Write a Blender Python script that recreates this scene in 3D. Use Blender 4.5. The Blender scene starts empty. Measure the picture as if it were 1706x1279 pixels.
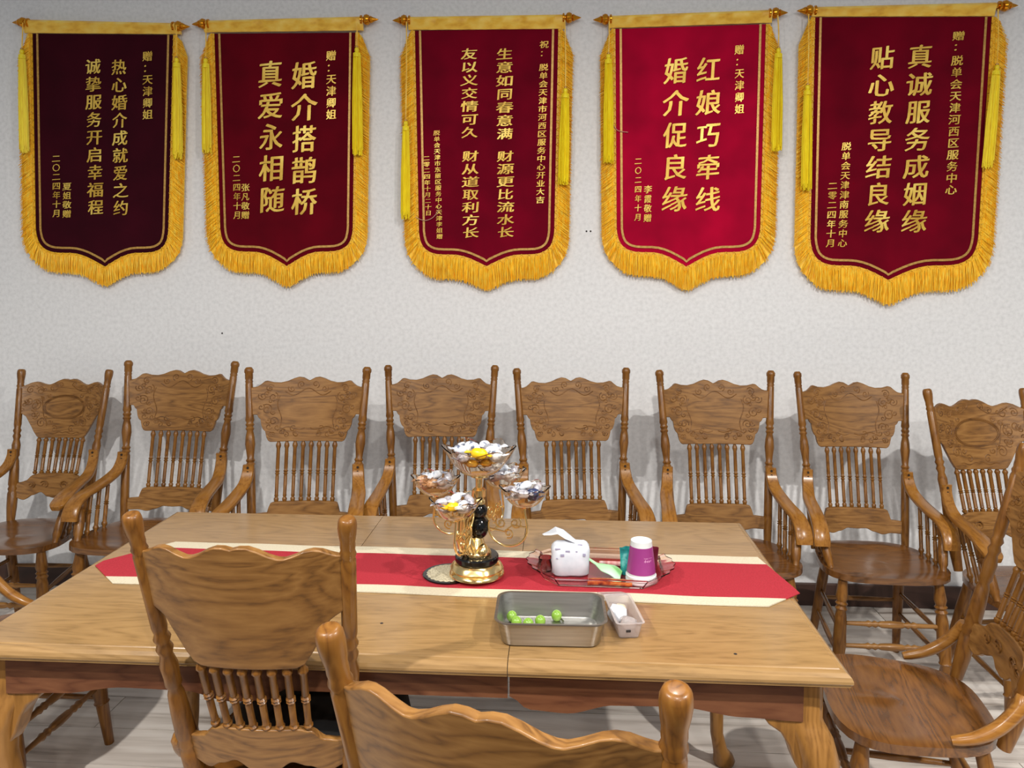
import bpy, bmesh, math, random
from mathutils import Vector, Matrix
random.seed(7)
S = bpy.context.scene
COL = S.collection
PI = math.pi

# ------------------------------------------------------------------ camera, world, lights, exposure
cam_d = bpy.data.cameras.new('camera'); cam = bpy.data.objects.new('camera', cam_d); COL.objects.link(cam)
cam.location = (0, 0, 1.54)
cam.rotation_euler = (math.radians(87.0), 0, math.radians(3.6))
cam_d.sensor_width = 36.0; cam_d.lens = 1281.0 / 1706.0 * 36.0
cam_d.shift_y = -0.0676
cam_d.clip_start = 0.05
S.camera = cam
S.view_settings.view_transform = 'Standard'; S.view_settings.look = 'None'
S.view_settings.gamma = 1.0; S.view_settings.use_curve_mapping = False
S.view_settings.exposure = 0.1
wd = bpy.data.worlds.new('room_ambience'); S.world = wd; wd.use_nodes = True
wd.node_tree.nodes['Background'].inputs[0].default_value = (0.93, 0.97, 1.0, 1)
wd.node_tree.nodes['Background'].inputs[1].default_value = 0.27
def lamp(name, loc, power, size=0.09, color=(1.0, 0.965, 0.91)):
    l = bpy.data.lights.new(name, 'AREA'); l.shape = 'DISK'; l.size = size; l.energy = power; l.color = color
    o = bpy.data.objects.new(name, l); COL.objects.link(o); o.location = loc
    return o
for (x, y, p) in ((-1.6, 0.15, 92), (0.1, -0.45, 46), (1.9, 0.15, 112), (0.3, 1.6, 18), (-1.0, -2.3, 22), (1.1, -2.3, 48)):  # last two added behind the camera to brighten the floor beneath the table
    lamp('ceiling_downlight', (x, y, 3.05), p)

# ------------------------------------------------------------------ materials
def srgb(c):
    return tuple((v / 255 / 12.92) if v / 255 <= 0.04045 else ((v / 255 + 0.055) / 1.055) ** 2.4 for v in c) + (1,)
def base_mat(name, col, rough=0.5, metal=0.0, **kw):
    m = bpy.data.materials.new(name); m.use_nodes = True
    b = m.node_tree.nodes['Principled BSDF']
    b.inputs['Base Color'].default_value = srgb(col)
    b.inputs['Roughness'].default_value = rough; b.inputs['Metallic'].default_value = metal
    for k, v in kw.items(): b.inputs[k.replace('_', ' ')].default_value = v
    return m
def noise_mat(name, cols, scale=(1, 1, 1), nscale=8.0, detail=6.0, rough=0.5, bump=0.0, dist=0.0, pos=None, metal=0.0, per_object=0.0, tone=0.0, **kw):
    """ramped noise in object space; scale stretches the pattern along an axis"""
    m = base_mat(name, cols[0], rough, metal, **kw); nt = m.node_tree; N = nt.nodes; L = nt.links
    b = N['Principled BSDF']
    tc = N.new('ShaderNodeTexCoord'); mp = N.new('ShaderNodeMapping'); mp.inputs['Scale'].default_value = scale
    L.new(tc.outputs['Object'], mp.inputs['Vector'])
    oi = N.new('ShaderNodeObjectInfo')
    if per_object:
        mu = N.new('ShaderNodeMath'); mu.operation = 'MULTIPLY'; mu.inputs[1].default_value = per_object
        L.new(oi.outputs['Random'], mu.inputs[0]); cb = N.new('ShaderNodeCombineXYZ')
        for i in range(3): L.new(mu.outputs[0], cb.inputs[i])
        L.new(cb.outputs[0], mp.inputs['Location'])
    n = N.new('ShaderNodeTexNoise'); n.inputs['Scale'].default_value = nscale; n.inputs['Detail'].default_value = detail
    n.inputs['Distortion'].default_value = dist
    L.new(mp.outputs[0], n.inputs['Vector'])
    r = N.new('ShaderNodeValToRGB'); e = r.color_ramp.elements
    pos = pos or [0.3 + 0.4 * i / max(1, len(cols) - 1) for i in range(len(cols))]
    while len(e) < len(cols): e.new(0.5)
    for i, c in enumerate(cols): e[i].position = pos[i]; e[i].color = srgb(c)
    L.new(n.outputs['Fac'], r.inputs[0])
    out = r.outputs[0]
    if tone:
        hs = N.new('ShaderNodeHueSaturation'); mr = N.new('ShaderNodeMapRange')
        mr.inputs['To Min'].default_value = 1 - tone; mr.inputs['To Max'].default_value = 1 + tone
        L.new(oi.outputs['Random'], mr.inputs['Value']); L.new(mr.outputs[0], hs.inputs['Value']); L.new(out, hs.inputs['Color']); out = hs.outputs[0]
    L.new(out, b.inputs['Base Color'])
    if bump:
        bp = N.new('ShaderNodeBump'); bp.inputs['Strength'].default_value = bump; bp.inputs['Distance'].default_value = 0.002
        L.new(n.outputs['Fac'], bp.inputs['Height']); L.new(bp.outputs[0], b.inputs['Normal'])
    return m
def wood_mat(name, dark, mid, light, axis, rough=0.3, fig=0.42, coat=0.10, tone=0.06, spec=0.35):
    """oak: fine stretched pores mixed with wavy cathedral figure"""
    m = base_mat(name, mid, rough); nt = m.node_tree; N = nt.nodes; L = nt.links
    b = N['Principled BSDF']; b.inputs['Specular IOR Level'].default_value = spec; b.inputs['Coat Weight'].default_value = coat; b.inputs['Coat Roughness'].default_value = 0.15
    tc = N.new('ShaderNodeTexCoord'); mp = N.new('ShaderNodeMapping')
    oi = N.new('ShaderNodeObjectInfo'); mu = N.new('ShaderNodeMath'); mu.operation = 'MULTIPLY'; mu.inputs[1].default_value = 9.0
    L.new(oi.outputs['Random'], mu.inputs[0]); cb = N.new('ShaderNodeCombineXYZ')
    for i in range(3): L.new(mu.outputs[0], cb.inputs[i])
    L.new(cb.outputs[0], mp.inputs['Location']); L.new(tc.outputs['Object'], mp.inputs['Vector'])
    mp.inputs['Scale'].default_value = [0.16 if i == axis else 1.0 for i in range(3)]
    n1 = N.new('ShaderNodeTexNoise'); n1.inputs['Scale'].default_value = 150; n1.inputs['Detail'].default_value = 4
    n2 = N.new('ShaderNodeTexNoise'); n2.inputs['Scale'].default_value = 9; n2.inputs['Detail'].default_value = 3; n2.inputs['Distortion'].default_value = 0.6
    L.new(mp.outputs[0], n1.inputs['Vector']); L.new(mp.outputs[0], n2.inputs['Vector'])
    k = N.new('ShaderNodeMath'); k.operation = 'MULTIPLY'; k.inputs[1].default_value = 11.0
    L.new(n2.outputs['Fac'], k.inputs[0])
    fr = N.new('ShaderNodeMath'); fr.operation = 'PINGPONG'; fr.inputs[1].default_value = 0.5
    L.new(k.outputs[0], fr.inputs[0])
    d = N.new('ShaderNodeMath'); d.operation = 'MULTIPLY'; d.inputs[1].default_value = 2.0; L.new(fr.outputs[0], d.inputs[0])
    mx = N.new('ShaderNodeMix'); mx.inputs[0].default_value = fig
    L.new(n1.outputs['Fac'], mx.inputs[2]); L.new(d.outputs[0], mx.inputs[3])
    r = N.new('ShaderNodeValToRGB'); e = r.color_ramp.elements; e.new(0.5)
    for i, (p, c) in enumerate(((0.12, dark), (0.42, mid), (0.8, light))): e[i].position = p; e[i].color = srgb(c)
    L.new(mx.outputs[0], r.inputs[0])
    hs = N.new('ShaderNodeHueSaturation'); mr = N.new('ShaderNodeMapRange')
    mr.inputs['To Min'].default_value = 1 - tone; mr.inputs['To Max'].default_value = 1 + tone
    L.new(oi.outputs['Random'], mr.inputs['Value']); L.new(mr.outputs[0], hs.inputs['Value']); L.new(r.outputs[0], hs.inputs['Color'])
    L.new(hs.outputs[0], b.inputs['Base Color'])
    bp = N.new('ShaderNodeBump'); bp.inputs['Strength'].default_value = 0.12; bp.inputs['Distance'].default_value = 0.001
    L.new(mx.outputs[0], bp.inputs['Height']); L.new(bp.outputs[0], b.inputs['Normal'])
    return m
CD, CM, CL = (82, 53, 24), (124, 84, 39), (146, 104, 54)
W_X = wood_mat('oak_grain_across', CD, CM, CL, 0, rough=0.42)
W_Z = wood_mat('oak_grain_upright', (78, 46, 15), (116, 73, 25), (132, 88, 35), 2, rough=0.36)
W_Y = wood_mat('oak_grain_lengthwise', CD, (116, 74, 28), (134, 90, 38), 1, rough=0.25)
W_SEAT = wood_mat('seat_oak', (62, 36, 14), (98, 60, 24), (116, 74, 32), 0, rough=0.22, coat=0.25, spec=0.5)
W_ARM = wood_mat('arm_oak', (98, 60, 22), (140, 92, 36), (156, 108, 48), 1, rough=0.28, fig=0.3)  # lighter oak: light caught on the arm tops is put into the colour
W_CARVE = wood_mat('carved_oak', (70, 42, 16), (108, 70, 28), (128, 86, 38), 0, rough=0.5, coat=0.05)
W_TOP = wood_mat('tabletop_oak', (120, 91, 54), (148, 115, 72), (160, 126, 81), 0, rough=0.24, fig=0.35, coat=0.25, tone=0.02, spec=0.5)
W_LEG = wood_mat('table_oak_upright', (104, 68, 30), (136, 94, 44), (150, 106, 54), 2, tone=0.02)
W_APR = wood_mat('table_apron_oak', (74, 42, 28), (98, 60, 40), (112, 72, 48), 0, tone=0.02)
M_SCREW = base_mat('dark_screw', (40, 26, 16), 0.5)
M_WALL = noise_mat('pale_wallpaper', [(216, 216, 217), (226, 226, 227), (233, 233, 234)], nscale=60, detail=8, rough=0.85, bump=0.1)
M_FLOOR = noise_mat('grey_oak_laminate', [(118, 104, 92), (196, 186, 176), (216, 207, 198), (226, 219, 211)], scale=(0.9, 9, 1), nscale=2.4, detail=8, dist=0.4, rough=0.42, pos=[0.28, 0.42, 0.55, 0.7], per_object=37.0, tone=0.07)
M_JOINT = base_mat('dark_plank_joint', (70, 60, 54), 0.9)
M_BASEB = noise_mat('brown_baseboard', [(58, 38, 30), (78, 52, 42)], scale=(0.2, 1, 1), nscale=20, rough=0.5)
M_GOLD = base_mat('polished_gold', (255, 224, 158), 0.2, 1.0)
M_FIN = base_mat('amber_gold_finial', (212, 140, 30), 0.2, 0.85)
M_BLACKG = base_mat('black_gloss', (12, 12, 13), 0.12)
M_SLEEVE = noise_mat('yellow_satin', [(226, 164, 34), (250, 200, 66), (255, 218, 100)], scale=(1, 1, 2), nscale=14, detail=3, rough=0.42, bump=0.5, Sheen_Weight=0.3)
M_FRINGE = noise_mat('orange_yellow_silk', [(250, 176, 24), (255, 204, 48), (255, 222, 90)], scale=(1, 1, .2), nscale=160, detail=2, rough=0.5)
M_BRAID = noise_mat('gold_braid', [(216, 156, 20), (252, 200, 46)], nscale=220, detail=2, rough=0.5)
M_TASSEL = noise_mat('lemon_silk', [(240, 206, 12), (255, 236, 40)], scale=(1, 1, .1), nscale=200, detail=2, rough=0.45)
M_LETTER = noise_mat('gold_foil', [(196, 150, 52), (228, 186, 76), (250, 218, 110)], nscale=9, detail=2, rough=0.35, metal=0.35)
M_LINE = noise_mat('gold_ribbon', [(176, 130, 60), (206, 162, 84)], nscale=120, detail=2, rough=0.4, metal=0.3)
M_THREAD = base_mat('loose_thread', (196, 150, 130), 0.7)
def velvet(name, c):
    c2 = tuple(min(255, int(v * 1.25)) for v in c)
    return noise_mat(name, [c, c2], nscale=5, detail=2, rough=0.95, Sheen_Weight=0.12, Sheen_Roughness=0.4, Sheen_Tint=srgb((200, 20, 50)), Specular_IOR_Level=0.1)
M_RED = noise_mat('red_linen', [(152, 24, 38), (172, 34, 50)], nscale=300, detail=2, rough=0.85, bump=0.15)
M_CREAM = noise_mat('cream_linen', [(196, 184, 158), (210, 200, 176)], nscale=300, detail=2, rough=0.85, bump=0.15)
M_STEEL = noise_mat('brushed_steel', [(160, 158, 154), (182, 180, 176)], scale=(.05, 1, 1), nscale=140, detail=2, rough=0.36, metal=1.0)
M_GRAPE = noise_mat('green_grape_skin', [(108, 148, 44), (148, 184, 78)], nscale=30, detail=2, rough=0.25, Subsurface_Weight=0.25, Subsurface_Radius=(0.004, 0.006, 0.002))
M_STEM = base_mat('grape_stem', (52, 56, 24), 0.7)
def glass(name, col, rough=0.03, ior=1.45):
    return base_mat(name, col, rough, 0.0, Transmission_Weight=1.0, IOR=ior)
M_GLASS = glass('amber_tinted_glass', (255, 247, 236), 0.03, 1.18)
M_ACRYL = glass('pink_clear_acrylic', (250, 226, 226), 0.05, 1.3)
M_PLAST = base_mat('frosted_plastic', (240, 232, 230), 0.25, 0.0, Transmission_Weight=0.75, IOR=1.2)
M_PAPER = noise_mat('white_tissue', [(190, 195, 204), (212, 215, 222)], nscale=30, detail=3, rough=0.8)
M_PRINT = base_mat('grey_violet_print', (150, 146, 172), 0.7)
M_WHITE = base_mat('white_paper_cup', (208, 213, 214), 0.5)
M_PURPLE = noise_mat('purple_cup_print', [(132, 44, 112), (150, 58, 126)], nscale=8, detail=1, rough=0.4)
M_PINKTX = base_mat('pale_pink_print', (236, 170, 216), 0.5)
M_TEAL = noise_mat('teal_wrapper', [(10, 96, 98), (40, 140, 138), (120, 190, 186)], nscale=45, detail=2, rough=0.25, bump=0.5)
M_LIME = noise_mat('lime_wrapper', [(120, 200, 90), (176, 226, 180), (200, 236, 214)], nscale=14, detail=1, rough=0.3)
M_MAROON = base_mat('maroon_foil', (92, 20, 36), 0.3)
M_ORANGE = noise_mat('orange_brown_foil', [(96, 22, 22), (190, 96, 50), (226, 160, 80)], nscale=60, detail=2, rough=0.25, metal=0.4)
M_REDW = noise_mat('red_white_wrapper', [(190, 60, 60), (232, 214, 206)], scale=(1, .1, .1), nscale=70, detail=1, rough=0.4)
M_WRAPW = noise_mat('white_candy_wrapper', [(84, 92, 116), (206, 210, 218), (244, 246, 250)], nscale=55, detail=2, rough=0.25, pos=[.34, .46, .62], per_object=11.0)
M_WRAPS = noise_mat('silver_candy_wrapper', [(120, 112, 120), (196, 192, 200), (226, 222, 226)], nscale=60, detail=2, rough=0.2, metal=0.4, per_object=11.0)
M_WRAPB = noise_mat('brown_candy_wrapper', [(86, 52, 34), (176, 128, 88), (226, 200, 176)], nscale=50, detail=2, rough=0.25, per_object=11.0)
M_WRAPY = noise_mat('yellow_candy_wrapper', [(226, 172, 6), (246, 204, 30)], nscale=30, detail=1, rough=0.3)
M_WRAPG = noise_mat('gold_candy_wrapper', [(150, 96, 20), (214, 160, 50)], nscale=40, detail=2, rough=0.2, metal=0.5)
M_WRAPN = noise_mat('navy_candy_wrapper', [(24, 30, 60), (60, 72, 110)], nscale=50, detail=2, rough=0.3)
M_BAG = noise_mat('black_cloth', [(9, 9, 10), (16, 15, 16)], nscale=120, detail=2, rough=0.8)
M_LACE = noise_mat('beige_lace', [(150, 140, 112), (214, 206, 180)], nscale=260, detail=2, rough=0.8, bump=0.4)
M_SPECK = base_mat('dark_speck', (36, 30, 28), 0.8)

# ------------------------------------------------------------------ mesh helpers
def mesh(name, V, F, mat, parent=None, smooth=30, loc=(0, 0, 0)):
    me = bpy.data.meshes.new(name); me.from_pydata([tuple(v) for v in V], [], F); me.update()
    bm = bmesh.new(); bm.from_mesh(me); bmesh.ops.recalc_face_normals(bm, faces=bm.faces); bm.to_mesh(me); bm.free()
    if smooth:
        me.shade_smooth(); me.set_sharp_from_angle(angle=math.radians(smooth))
    me.materials.append(mat)
    o = bpy.data.objects.new(name, me); COL.objects.link(o); o.location = loc
    if parent: o.parent = parent
    return o
def empty(name, loc, rz=0.0, label=None, cat=None, group=None):
    o = bpy.data.objects.new(name, None); COL.objects.link(o); o.location = loc; o.rotation_euler = (0, 0, rz)
    o.empty_display_size = 0.05
    return tag(o, label, cat, group)
def tag(o, label=None, cat=None, group=None, kind=None):
    if label: o['label'] = label
    if cat: o['category'] = cat
    if group: o['group'] = group
    if kind: o['kind'] = kind
    return o
def copy_tree(o, parent=None):
    c = o.copy(); COL.objects.link(c)
    if parent: c.parent = parent
    for ch in list(o.children): copy_tree(ch, c)
    return c
class G:
    """collects geometry for one mesh"""
    def __init__(s): s.V = []; s.F = []
    def add(s, V, F):
        n = len(s.V); s.V += [tuple(v) for v in V]; s.F += [tuple(i + n for i in f) for f in F]; return s
    def build(s, name, mat, parent=None, smooth=30, loc=(0, 0, 0)): return mesh(name, s.V, s.F, mat, parent, smooth, loc)
def box(c, s, rz=0.0):
    R = Matrix.Rotation(rz, 3, 'Z'); V = []
    for dx in (-.5, .5):
        for dy in (-.5, .5):
            for dz in (-.5, .5): V.append(Vector(c) + R @ Vector((dx * s[0], dy * s[1], dz * s[2])))
    return V, [(0, 1, 3, 2), (4, 6, 7, 5), (0, 4, 5, 1), (2, 3, 7, 6), (0, 2, 6, 4), (1, 5, 7, 3)]
def rings(R, closed_ends=True, loop=False):
    n = len(R[0]); V = [v for r in R for v in r]; F = []; m = len(R)
    for i in range(m if loop else m - 1):
        a = i * n; b = ((i + 1) % m) * n
        for j in range(n): F.append((a + j, a + (j + 1) % n, b + (j + 1) % n, b + j))
    if closed_ends and not loop:
        F.append(tuple(range(n))[::-1]); F.append(tuple((m - 1) * n + j for j in range(n)))
    return V, F
def frame_of(t, up):
    t = t.normalized(); s = up.cross(t)
    if s.length < 1e-4: s = Vector((1, 0, 0)).cross(t)
    s.normalize(); return s, t.cross(s)
def turned(p0, p1, prof, seg=12):
    """lathe along the line p0-p1, prof = [(t 0..1, radius)]"""
    p0, p1 = Vector(p0), Vector(p1); d = p1 - p0; s, u = frame_of(d, Vector((0, 1, 0))); R = []
    for t, r in prof:
        c = p0 + d * t; R.append([c + (s * math.cos(2 * PI * k / seg) + u * math.sin(2 * PI * k / seg)) * r for k in range(seg)])
    return rings(R)
def turned_z(x, y, prof, seg=24, ends=True):
    return rings([[Vector((x + r * math.cos(2 * PI * k / seg), y + r * math.sin(2 * PI * k / seg), z)) for k in range(seg)] for z, r in prof], ends)
def tube(P, r, seg=8, up=(0, 0, 1), flat=1.0, loop=False):
    """r: radius or list; flat squashes the section along 'up'"""
    P = [Vector(p) for p in P]; R = []; n = len(P)
    for i, p in enumerate(P):
        if loop: t = P[(i + 1) % n] - P[i - 1]
        else: t = P[min(i + 1, n - 1)] - P[max(i - 1, 0)]
        s, u = frame_of(t, Vector(up)); q = r[i] if isinstance(r, (list, tuple)) else r
        R.append([p + s * math.cos(2 * PI * k / seg) * q + u * math.sin(2 * PI * k / seg) * q * flat for k in range(seg)])
    return rings(R, True, loop)
def catmull(P, k=6):
    P = [Vector(p) for p in P]; out = []
    for i in range(len(P) - 1):
        a, b, c, d = P[max(i - 1, 0)], P[i], P[i + 1], P[min(i + 2, len(P) - 1)]
        for j in range(k):
            t = j / k; out.append(0.5 * ((2 * b) + (c - a) * t + (2 * a - 5 * b + 4 * c - d) * t * t + (3 * b - a - 3 * c + d) * t ** 3))
    out.append(P[-1]); return out
def lerp_table(T, x):
    if x <= T[0][0]: return T[0][1]
    for (a, b), (c, d) in zip(T, T[1:]):
        if x <= c: return b + (d - b) * (x - a) / (c - a) if c > a else d
    return T[-1][1]
def smooth_table(T, x):
    if x <= T[0][0]: return T[0][1]
    for (a, b), (c, d) in zip(T, T[1:]):
        if x <= c:
            t = (x - a) / (c - a); t = t * t * (3 - 2 * t); return b + (d - b) * t
    return T[-1][1]
def bevel(o, w, seg=2):
    m = o.modifiers.new('edge_rounding', 'BEVEL'); m.width = w; m.segments = seg; m.limit_method = 'ANGLE'; m.angle_limit = math.radians(50)
    return o
def panel(xs, zlo, zhi, yf, th, rows=5):
    """board standing in x-z, zlo/zhi = functions of x, yf(x,z) its front face, th its thickness (towards +y)"""
    V = []; F = []; nx = len(xs); nr = rows + 1
    for side in (0, 1):
        for x in xs:
            a, b = zlo(x), zhi(x)
            for j in range(nr):
                z = a + (b - a) * j / rows; V.append((x, yf(x, z) + th * side, z))
    I = lambda s, i, j: s * nx * nr + i * nr + j
    for i in range(nx - 1):
        for j in range(rows):
            F.append((I(0, i, j), I(0, i + 1, j), I(0, i + 1, j + 1), I(0, i, j + 1)))
            F.append((I(1, i, j), I(1, i, j + 1), I(1, i + 1, j + 1), I(1, i + 1, j)))
        for j in (0, rows): F.append((I(0, i, j), I(0, i + 1, j), I(1, i + 1, j), I(1, i, j)))
    for i in (0, nx - 1):
        for j in range(rows): F.append((I(0, i, j), I(0, i, j + 1), I(1, i, j + 1), I(1, i, j)))
    return V, F
def lin(a, b, n): return [a + (b - a) * i / n for i in range(n + 1)]

# ------------------------------------------------------------------ room shell
WY = 3.60
wall = mesh('wall_back', *box((0, WY + 0.06, 1.5), (9.0, 0.12, 3.2)), M_WALL, smooth=0); tag(wall, kind='structure')
for (x, z) in ((0.12, 1.74), (0.139, 1.74), (-1.626, 1.257), (-0.02, 1.62)):
    g = G(); g.add(*turned((x, WY + 0.004, z), (x, WY - 0.002, z), [(0, .0045), (.7, .0045), (1, .002)], 8)); g.build('nail_hole', M_SPECK, wall)
bb = mesh('baseboard_back', *box((0, WY - 0.008, 0.0525), (9.0, 0.016, 0.105)), M_BASEB, smooth=0); tag(bb, kind='structure'); bevel(bb, .004)
floor = mesh('floor', *box((0, 1.2, -0.07), (9.0, 5.0, 0.12)), M_JOINT, smooth=0); tag(floor, kind='structure')
pm = None
PW, PL = 0.19, 1.21
for r in range(14):
    y = WY - 0.012 - PW * (r + 0.5)
    off = (0.0, 0.47, 0.85, 0.25, 1.02, 0.6)[r % 6]
    for c in range(7):
        x = -4.6 + off + PL * c
        if pm is None:
            pm = mesh('plank', *box((0, 0, -0.0055), (PL - 0.003, PW - 0.003, 0.011)), M_FLOOR, floor, smooth=0); p = pm
        else:
            p = pm.copy(); COL.objects.link(p)
        p.parent = floor; p.location = (x + PL / 2, y, 0.0)

# ------------------------------------------------------------------ award banners on the wall
BANNERS = [
    dict(rod=[(-2.608, 2.737), (-1.738, 2.7)],
         slv=[(-2.551, 2.733), (-1.785, 2.707), (-1.785, 2.668), (-2.553, 2.688)],
         top=[(-2.515, 2.685), (-1.82, 2.666)],
         bot=[(-2.53, 1.642), (-1.865, 1.646)],
         tip=(-2.186, 1.575),
         ft=(-2.189, 1.485),
         tas=[((-2.539, 2.727), (-2.547, 2.603), (-2.554, 2.114)), ((-1.793, 2.701), (-1.794, 2.551), (-1.802, 2.079))],
         col=[('赠：天津卿姐', (-1.948, 2.596), (-1.956, 2.27), 0.05), ('热心婚介成就爱之约', (-2.09, 2.562), (-2.099, 1.816), 0.077), ('诚挚服务开启幸福程', (-2.217, 2.567), (-2.224, 1.82), 0.08), ('夏姐敬赠', (-2.363, 1.983), (-2.369, 1.809), 0.045), ('二〇二四年十月', (-2.413, 2.116), (-2.42, 1.812), 0.042)]),
    dict(rod=[(-1.729, 2.711), (-0.842, 2.715)],
         slv=[(-1.671, 2.724), (-0.915, 2.722), (-0.916, 2.668), (-1.672, 2.674)],
         top=[(-1.626, 2.668), (-0.95, 2.66)],
         bot=[(-1.616, 1.646), (-0.972, 1.65)],
         tip=(-1.293, 1.577),
         ft=(-1.294, 1.483),
         tas=[((-1.651, 2.701), (-1.654, 2.546), (-1.661, 2.106)), ((-0.938, 2.695), (-0.939, 2.583), (-0.941, 2.088))],
         col=[('赠：天津卿姐', (-1.067, 2.583), (-1.071, 2.259), 0.048), ('婚介搭鹊桥', (-1.196, 2.541), (-1.206, 1.809), 0.123), ('真爱永相随', (-1.358, 2.549), (-1.36, 1.821), 0.121), ('张凡敬赠', (-1.487, 1.972), (-1.49, 1.799), 0.041), ('二〇二四年十月', (-1.529, 2.105), (-1.529, 1.799), 0.038)]),
    dict(rod=[(-0.777, 2.709), (0.09, 2.704)],
         slv=[(-0.704, 2.718), (0.016, 2.709), (0.019, 2.657), (-0.704, 2.666)],
         top=[(-0.676, 2.663), (-0.011, 2.658)],
         bot=[(-0.663, 1.633), (-0.027, 1.632)],
         tip=(-0.344, 1.576),
         ft=(-0.344, 1.467),
         tas=[((-0.707, 2.696), (-0.713, 2.246), (-0.719, 1.793)), ((0.016, 2.687), (0.02, 2.384), (0.011, 1.947))],
         col=[('祝：', (-0.077, 2.608), (-0.079, 2.53), 0.041), ('脱单会天津市河西区服务中心开业大吉', (-0.079, 2.505), (-0.095, 1.865), 0.041), ('生意如同春意满', (-0.259, 2.579), (-0.258, 2.157), 0.08), ('财源更比流水长', (-0.256, 2.114), (-0.254, 1.707), 0.081), ('友以义交情可久', (-0.422, 2.582), (-0.421, 2.166), 0.081), ('财从道取利方长', (-0.418, 2.116), (-0.417, 1.705), 0.081), ('脱单会天津市东丽区服务中心天津李姐赠', (-0.575, 2.209), (-0.563, 1.703), 0.03), ('二零二四年十月二十日', (-0.624, 2.093), (-0.615, 1.812), 0.031)]),
    dict(rod=[(0.144, 2.693), (1.01, 2.707)],
         slv=[(0.215, 2.705), (0.941, 2.714), (0.942, 2.666), (0.215, 2.656)],
         top=[(0.243, 2.653), (0.918, 2.661)],
         bot=[(0.255, 1.637), (0.908, 1.647)],
         tip=(0.576, 1.573),
         ft=(0.578, 1.468),
         tas=[((0.215, 2.678), (0.213, 2.533), (0.217, 2.041)), ((0.96, 2.689), (0.965, 2.546), (0.965, 2.089))],
         col=[('赠：天津卿姐', (0.8, 2.576), (0.805, 2.26), 0.042), ('红娘巧牵线', (0.664, 2.535), (0.67, 1.809), 0.11), ('婚介促良缘', (0.519, 2.533), (0.519, 1.812), 0.113), ('李霞敬赠', (0.398, 1.95), (0.398, 1.777), 0.036), ('二〇二四年十月', (0.353, 2.078), (0.354, 1.781), 0.032)]),
    dict(rod=[(1.049, 2.714), (1.999, 2.717)],
         slv=[(1.115, 2.723), (1.902, 2.725), (1.906, 2.675), (1.116, 2.689)],
         top=[(1.129, 2.686), (1.894, 2.673)],
         bot=[(1.127, 1.586), (1.866, 1.575)],
         tip=(1.477, 1.513),
         ft=(1.479, 1.404),
         tas=[((1.094, 2.692), (1.095, 2.382), (1.099, 1.912)), ((1.903, 2.696), (1.905, 2.456), (1.881, 2.003))],
         col=[('赠：', (1.752, 2.616), (1.755, 2.521), 0.054), ('脱单会天津河西区服务中心', (1.75, 2.511), (1.739, 1.892), 0.051), ('真诚服务成姻缘', (1.591, 2.566), (1.583, 1.718), 0.111), ('贴心教导结良缘', (1.427, 2.564), (1.421, 1.719), 0.11), ('脱单会天津津南服务中心', (1.28, 2.136), (1.271, 1.66), 0.042), ('二零二四年十月', (1.223, 1.96), (1.219, 1.66), 0.042)]),
]
B_META = [  # velvet sheen that differs from banner to banner is put into these base colours
    ('award_banner', 'dark maroon fringed banner, leftmost of the row, with two columns of nine small gold characters', (46, 6, 17)),
    ('award_banner', 'crimson fringed banner hanging beside the dark maroon one, two columns of five big gold characters', (82, 3, 17)),
    ('award_banner', 'deep red fringed banner in the row middle, dense small gold couplets and low-hung tassels', (96, 2, 24)),
    ('award_banner', 'brightest magenta-red fringed banner of the row, with gold characters and a loose thread', (146, 4, 40)),
    ('award_banner', 'largest fringed banner, at the row right end, two columns of seven large gold characters', (92, 2, 22)),
]
GLYPH = {}
def glyph(ch):
    if ch not in GLYPH:
        cu = bpy.data.curves.new('glyph', 'FONT'); cu.body = ch; cu.size = 1.0; cu.resolution_u = 2
        o = bpy.data.objects.new('glyph', cu); COL.objects.link(o)
        dg = bpy.context.evaluated_depsgraph_get(); me = bpy.data.meshes.new_from_object(o.evaluated_get(dg))
        V = [(v.co.x, v.co.y) for v in me.vertices]; F = [tuple(p.vertices) for p in me.polygons]
        bpy.data.objects.remove(o); bpy.data.meshes.remove(me); bpy.data.curves.remove(cu)
        GLYPH[ch] = (V, F)
    return GLYPH[ch]
def text_column(body, top, bot, w, y, name, mat, parent, origin):
    g = G(); n = len(body); pitch = (top[1] - bot[1]) / n
    for i, ch in enumerate(body):
        V, F = glyph(ch)
        if not V: continue
        t = (i + 0.5) / n; cx = top[0] + (bot[0] - top[0]) * t; cz = top[1] - pitch * (i + 0.5)
        hgt = min(pitch * 0.90, w * 1.08)
        wob = 1.0 + 0.05 * math.sin(i * 2.3 + w * 50)
        for k, (ox, oz) in enumerate(((0, 0), (-.024, -.009), (.024, .009), (-.012, -.005), (.012, .005))):     # broad-nib strokes
            P = []
            for (a, b) in V:
                a -= 0.5; b -= 0.38
                bb = b + 0.11 * a - 0.025 * math.sin(a * 5)       # brush lettering climbs to the right
                P.append((cx + (a + 0.06 * b + ox) * w * 1.0 * wob - origin[0], y - .0001 * k - origin[1], cz + (bb + oz) * hgt - origin[2]))
            g.add(P, F)
    me = bpy.data.meshes.new(name); me.from_pydata(g.V, [], g.F); me.update(); me.materials.append(mat)
    o = bpy.data.objects.new(name, me); COL.objects.link(o); o.parent = parent
    return o
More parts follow.
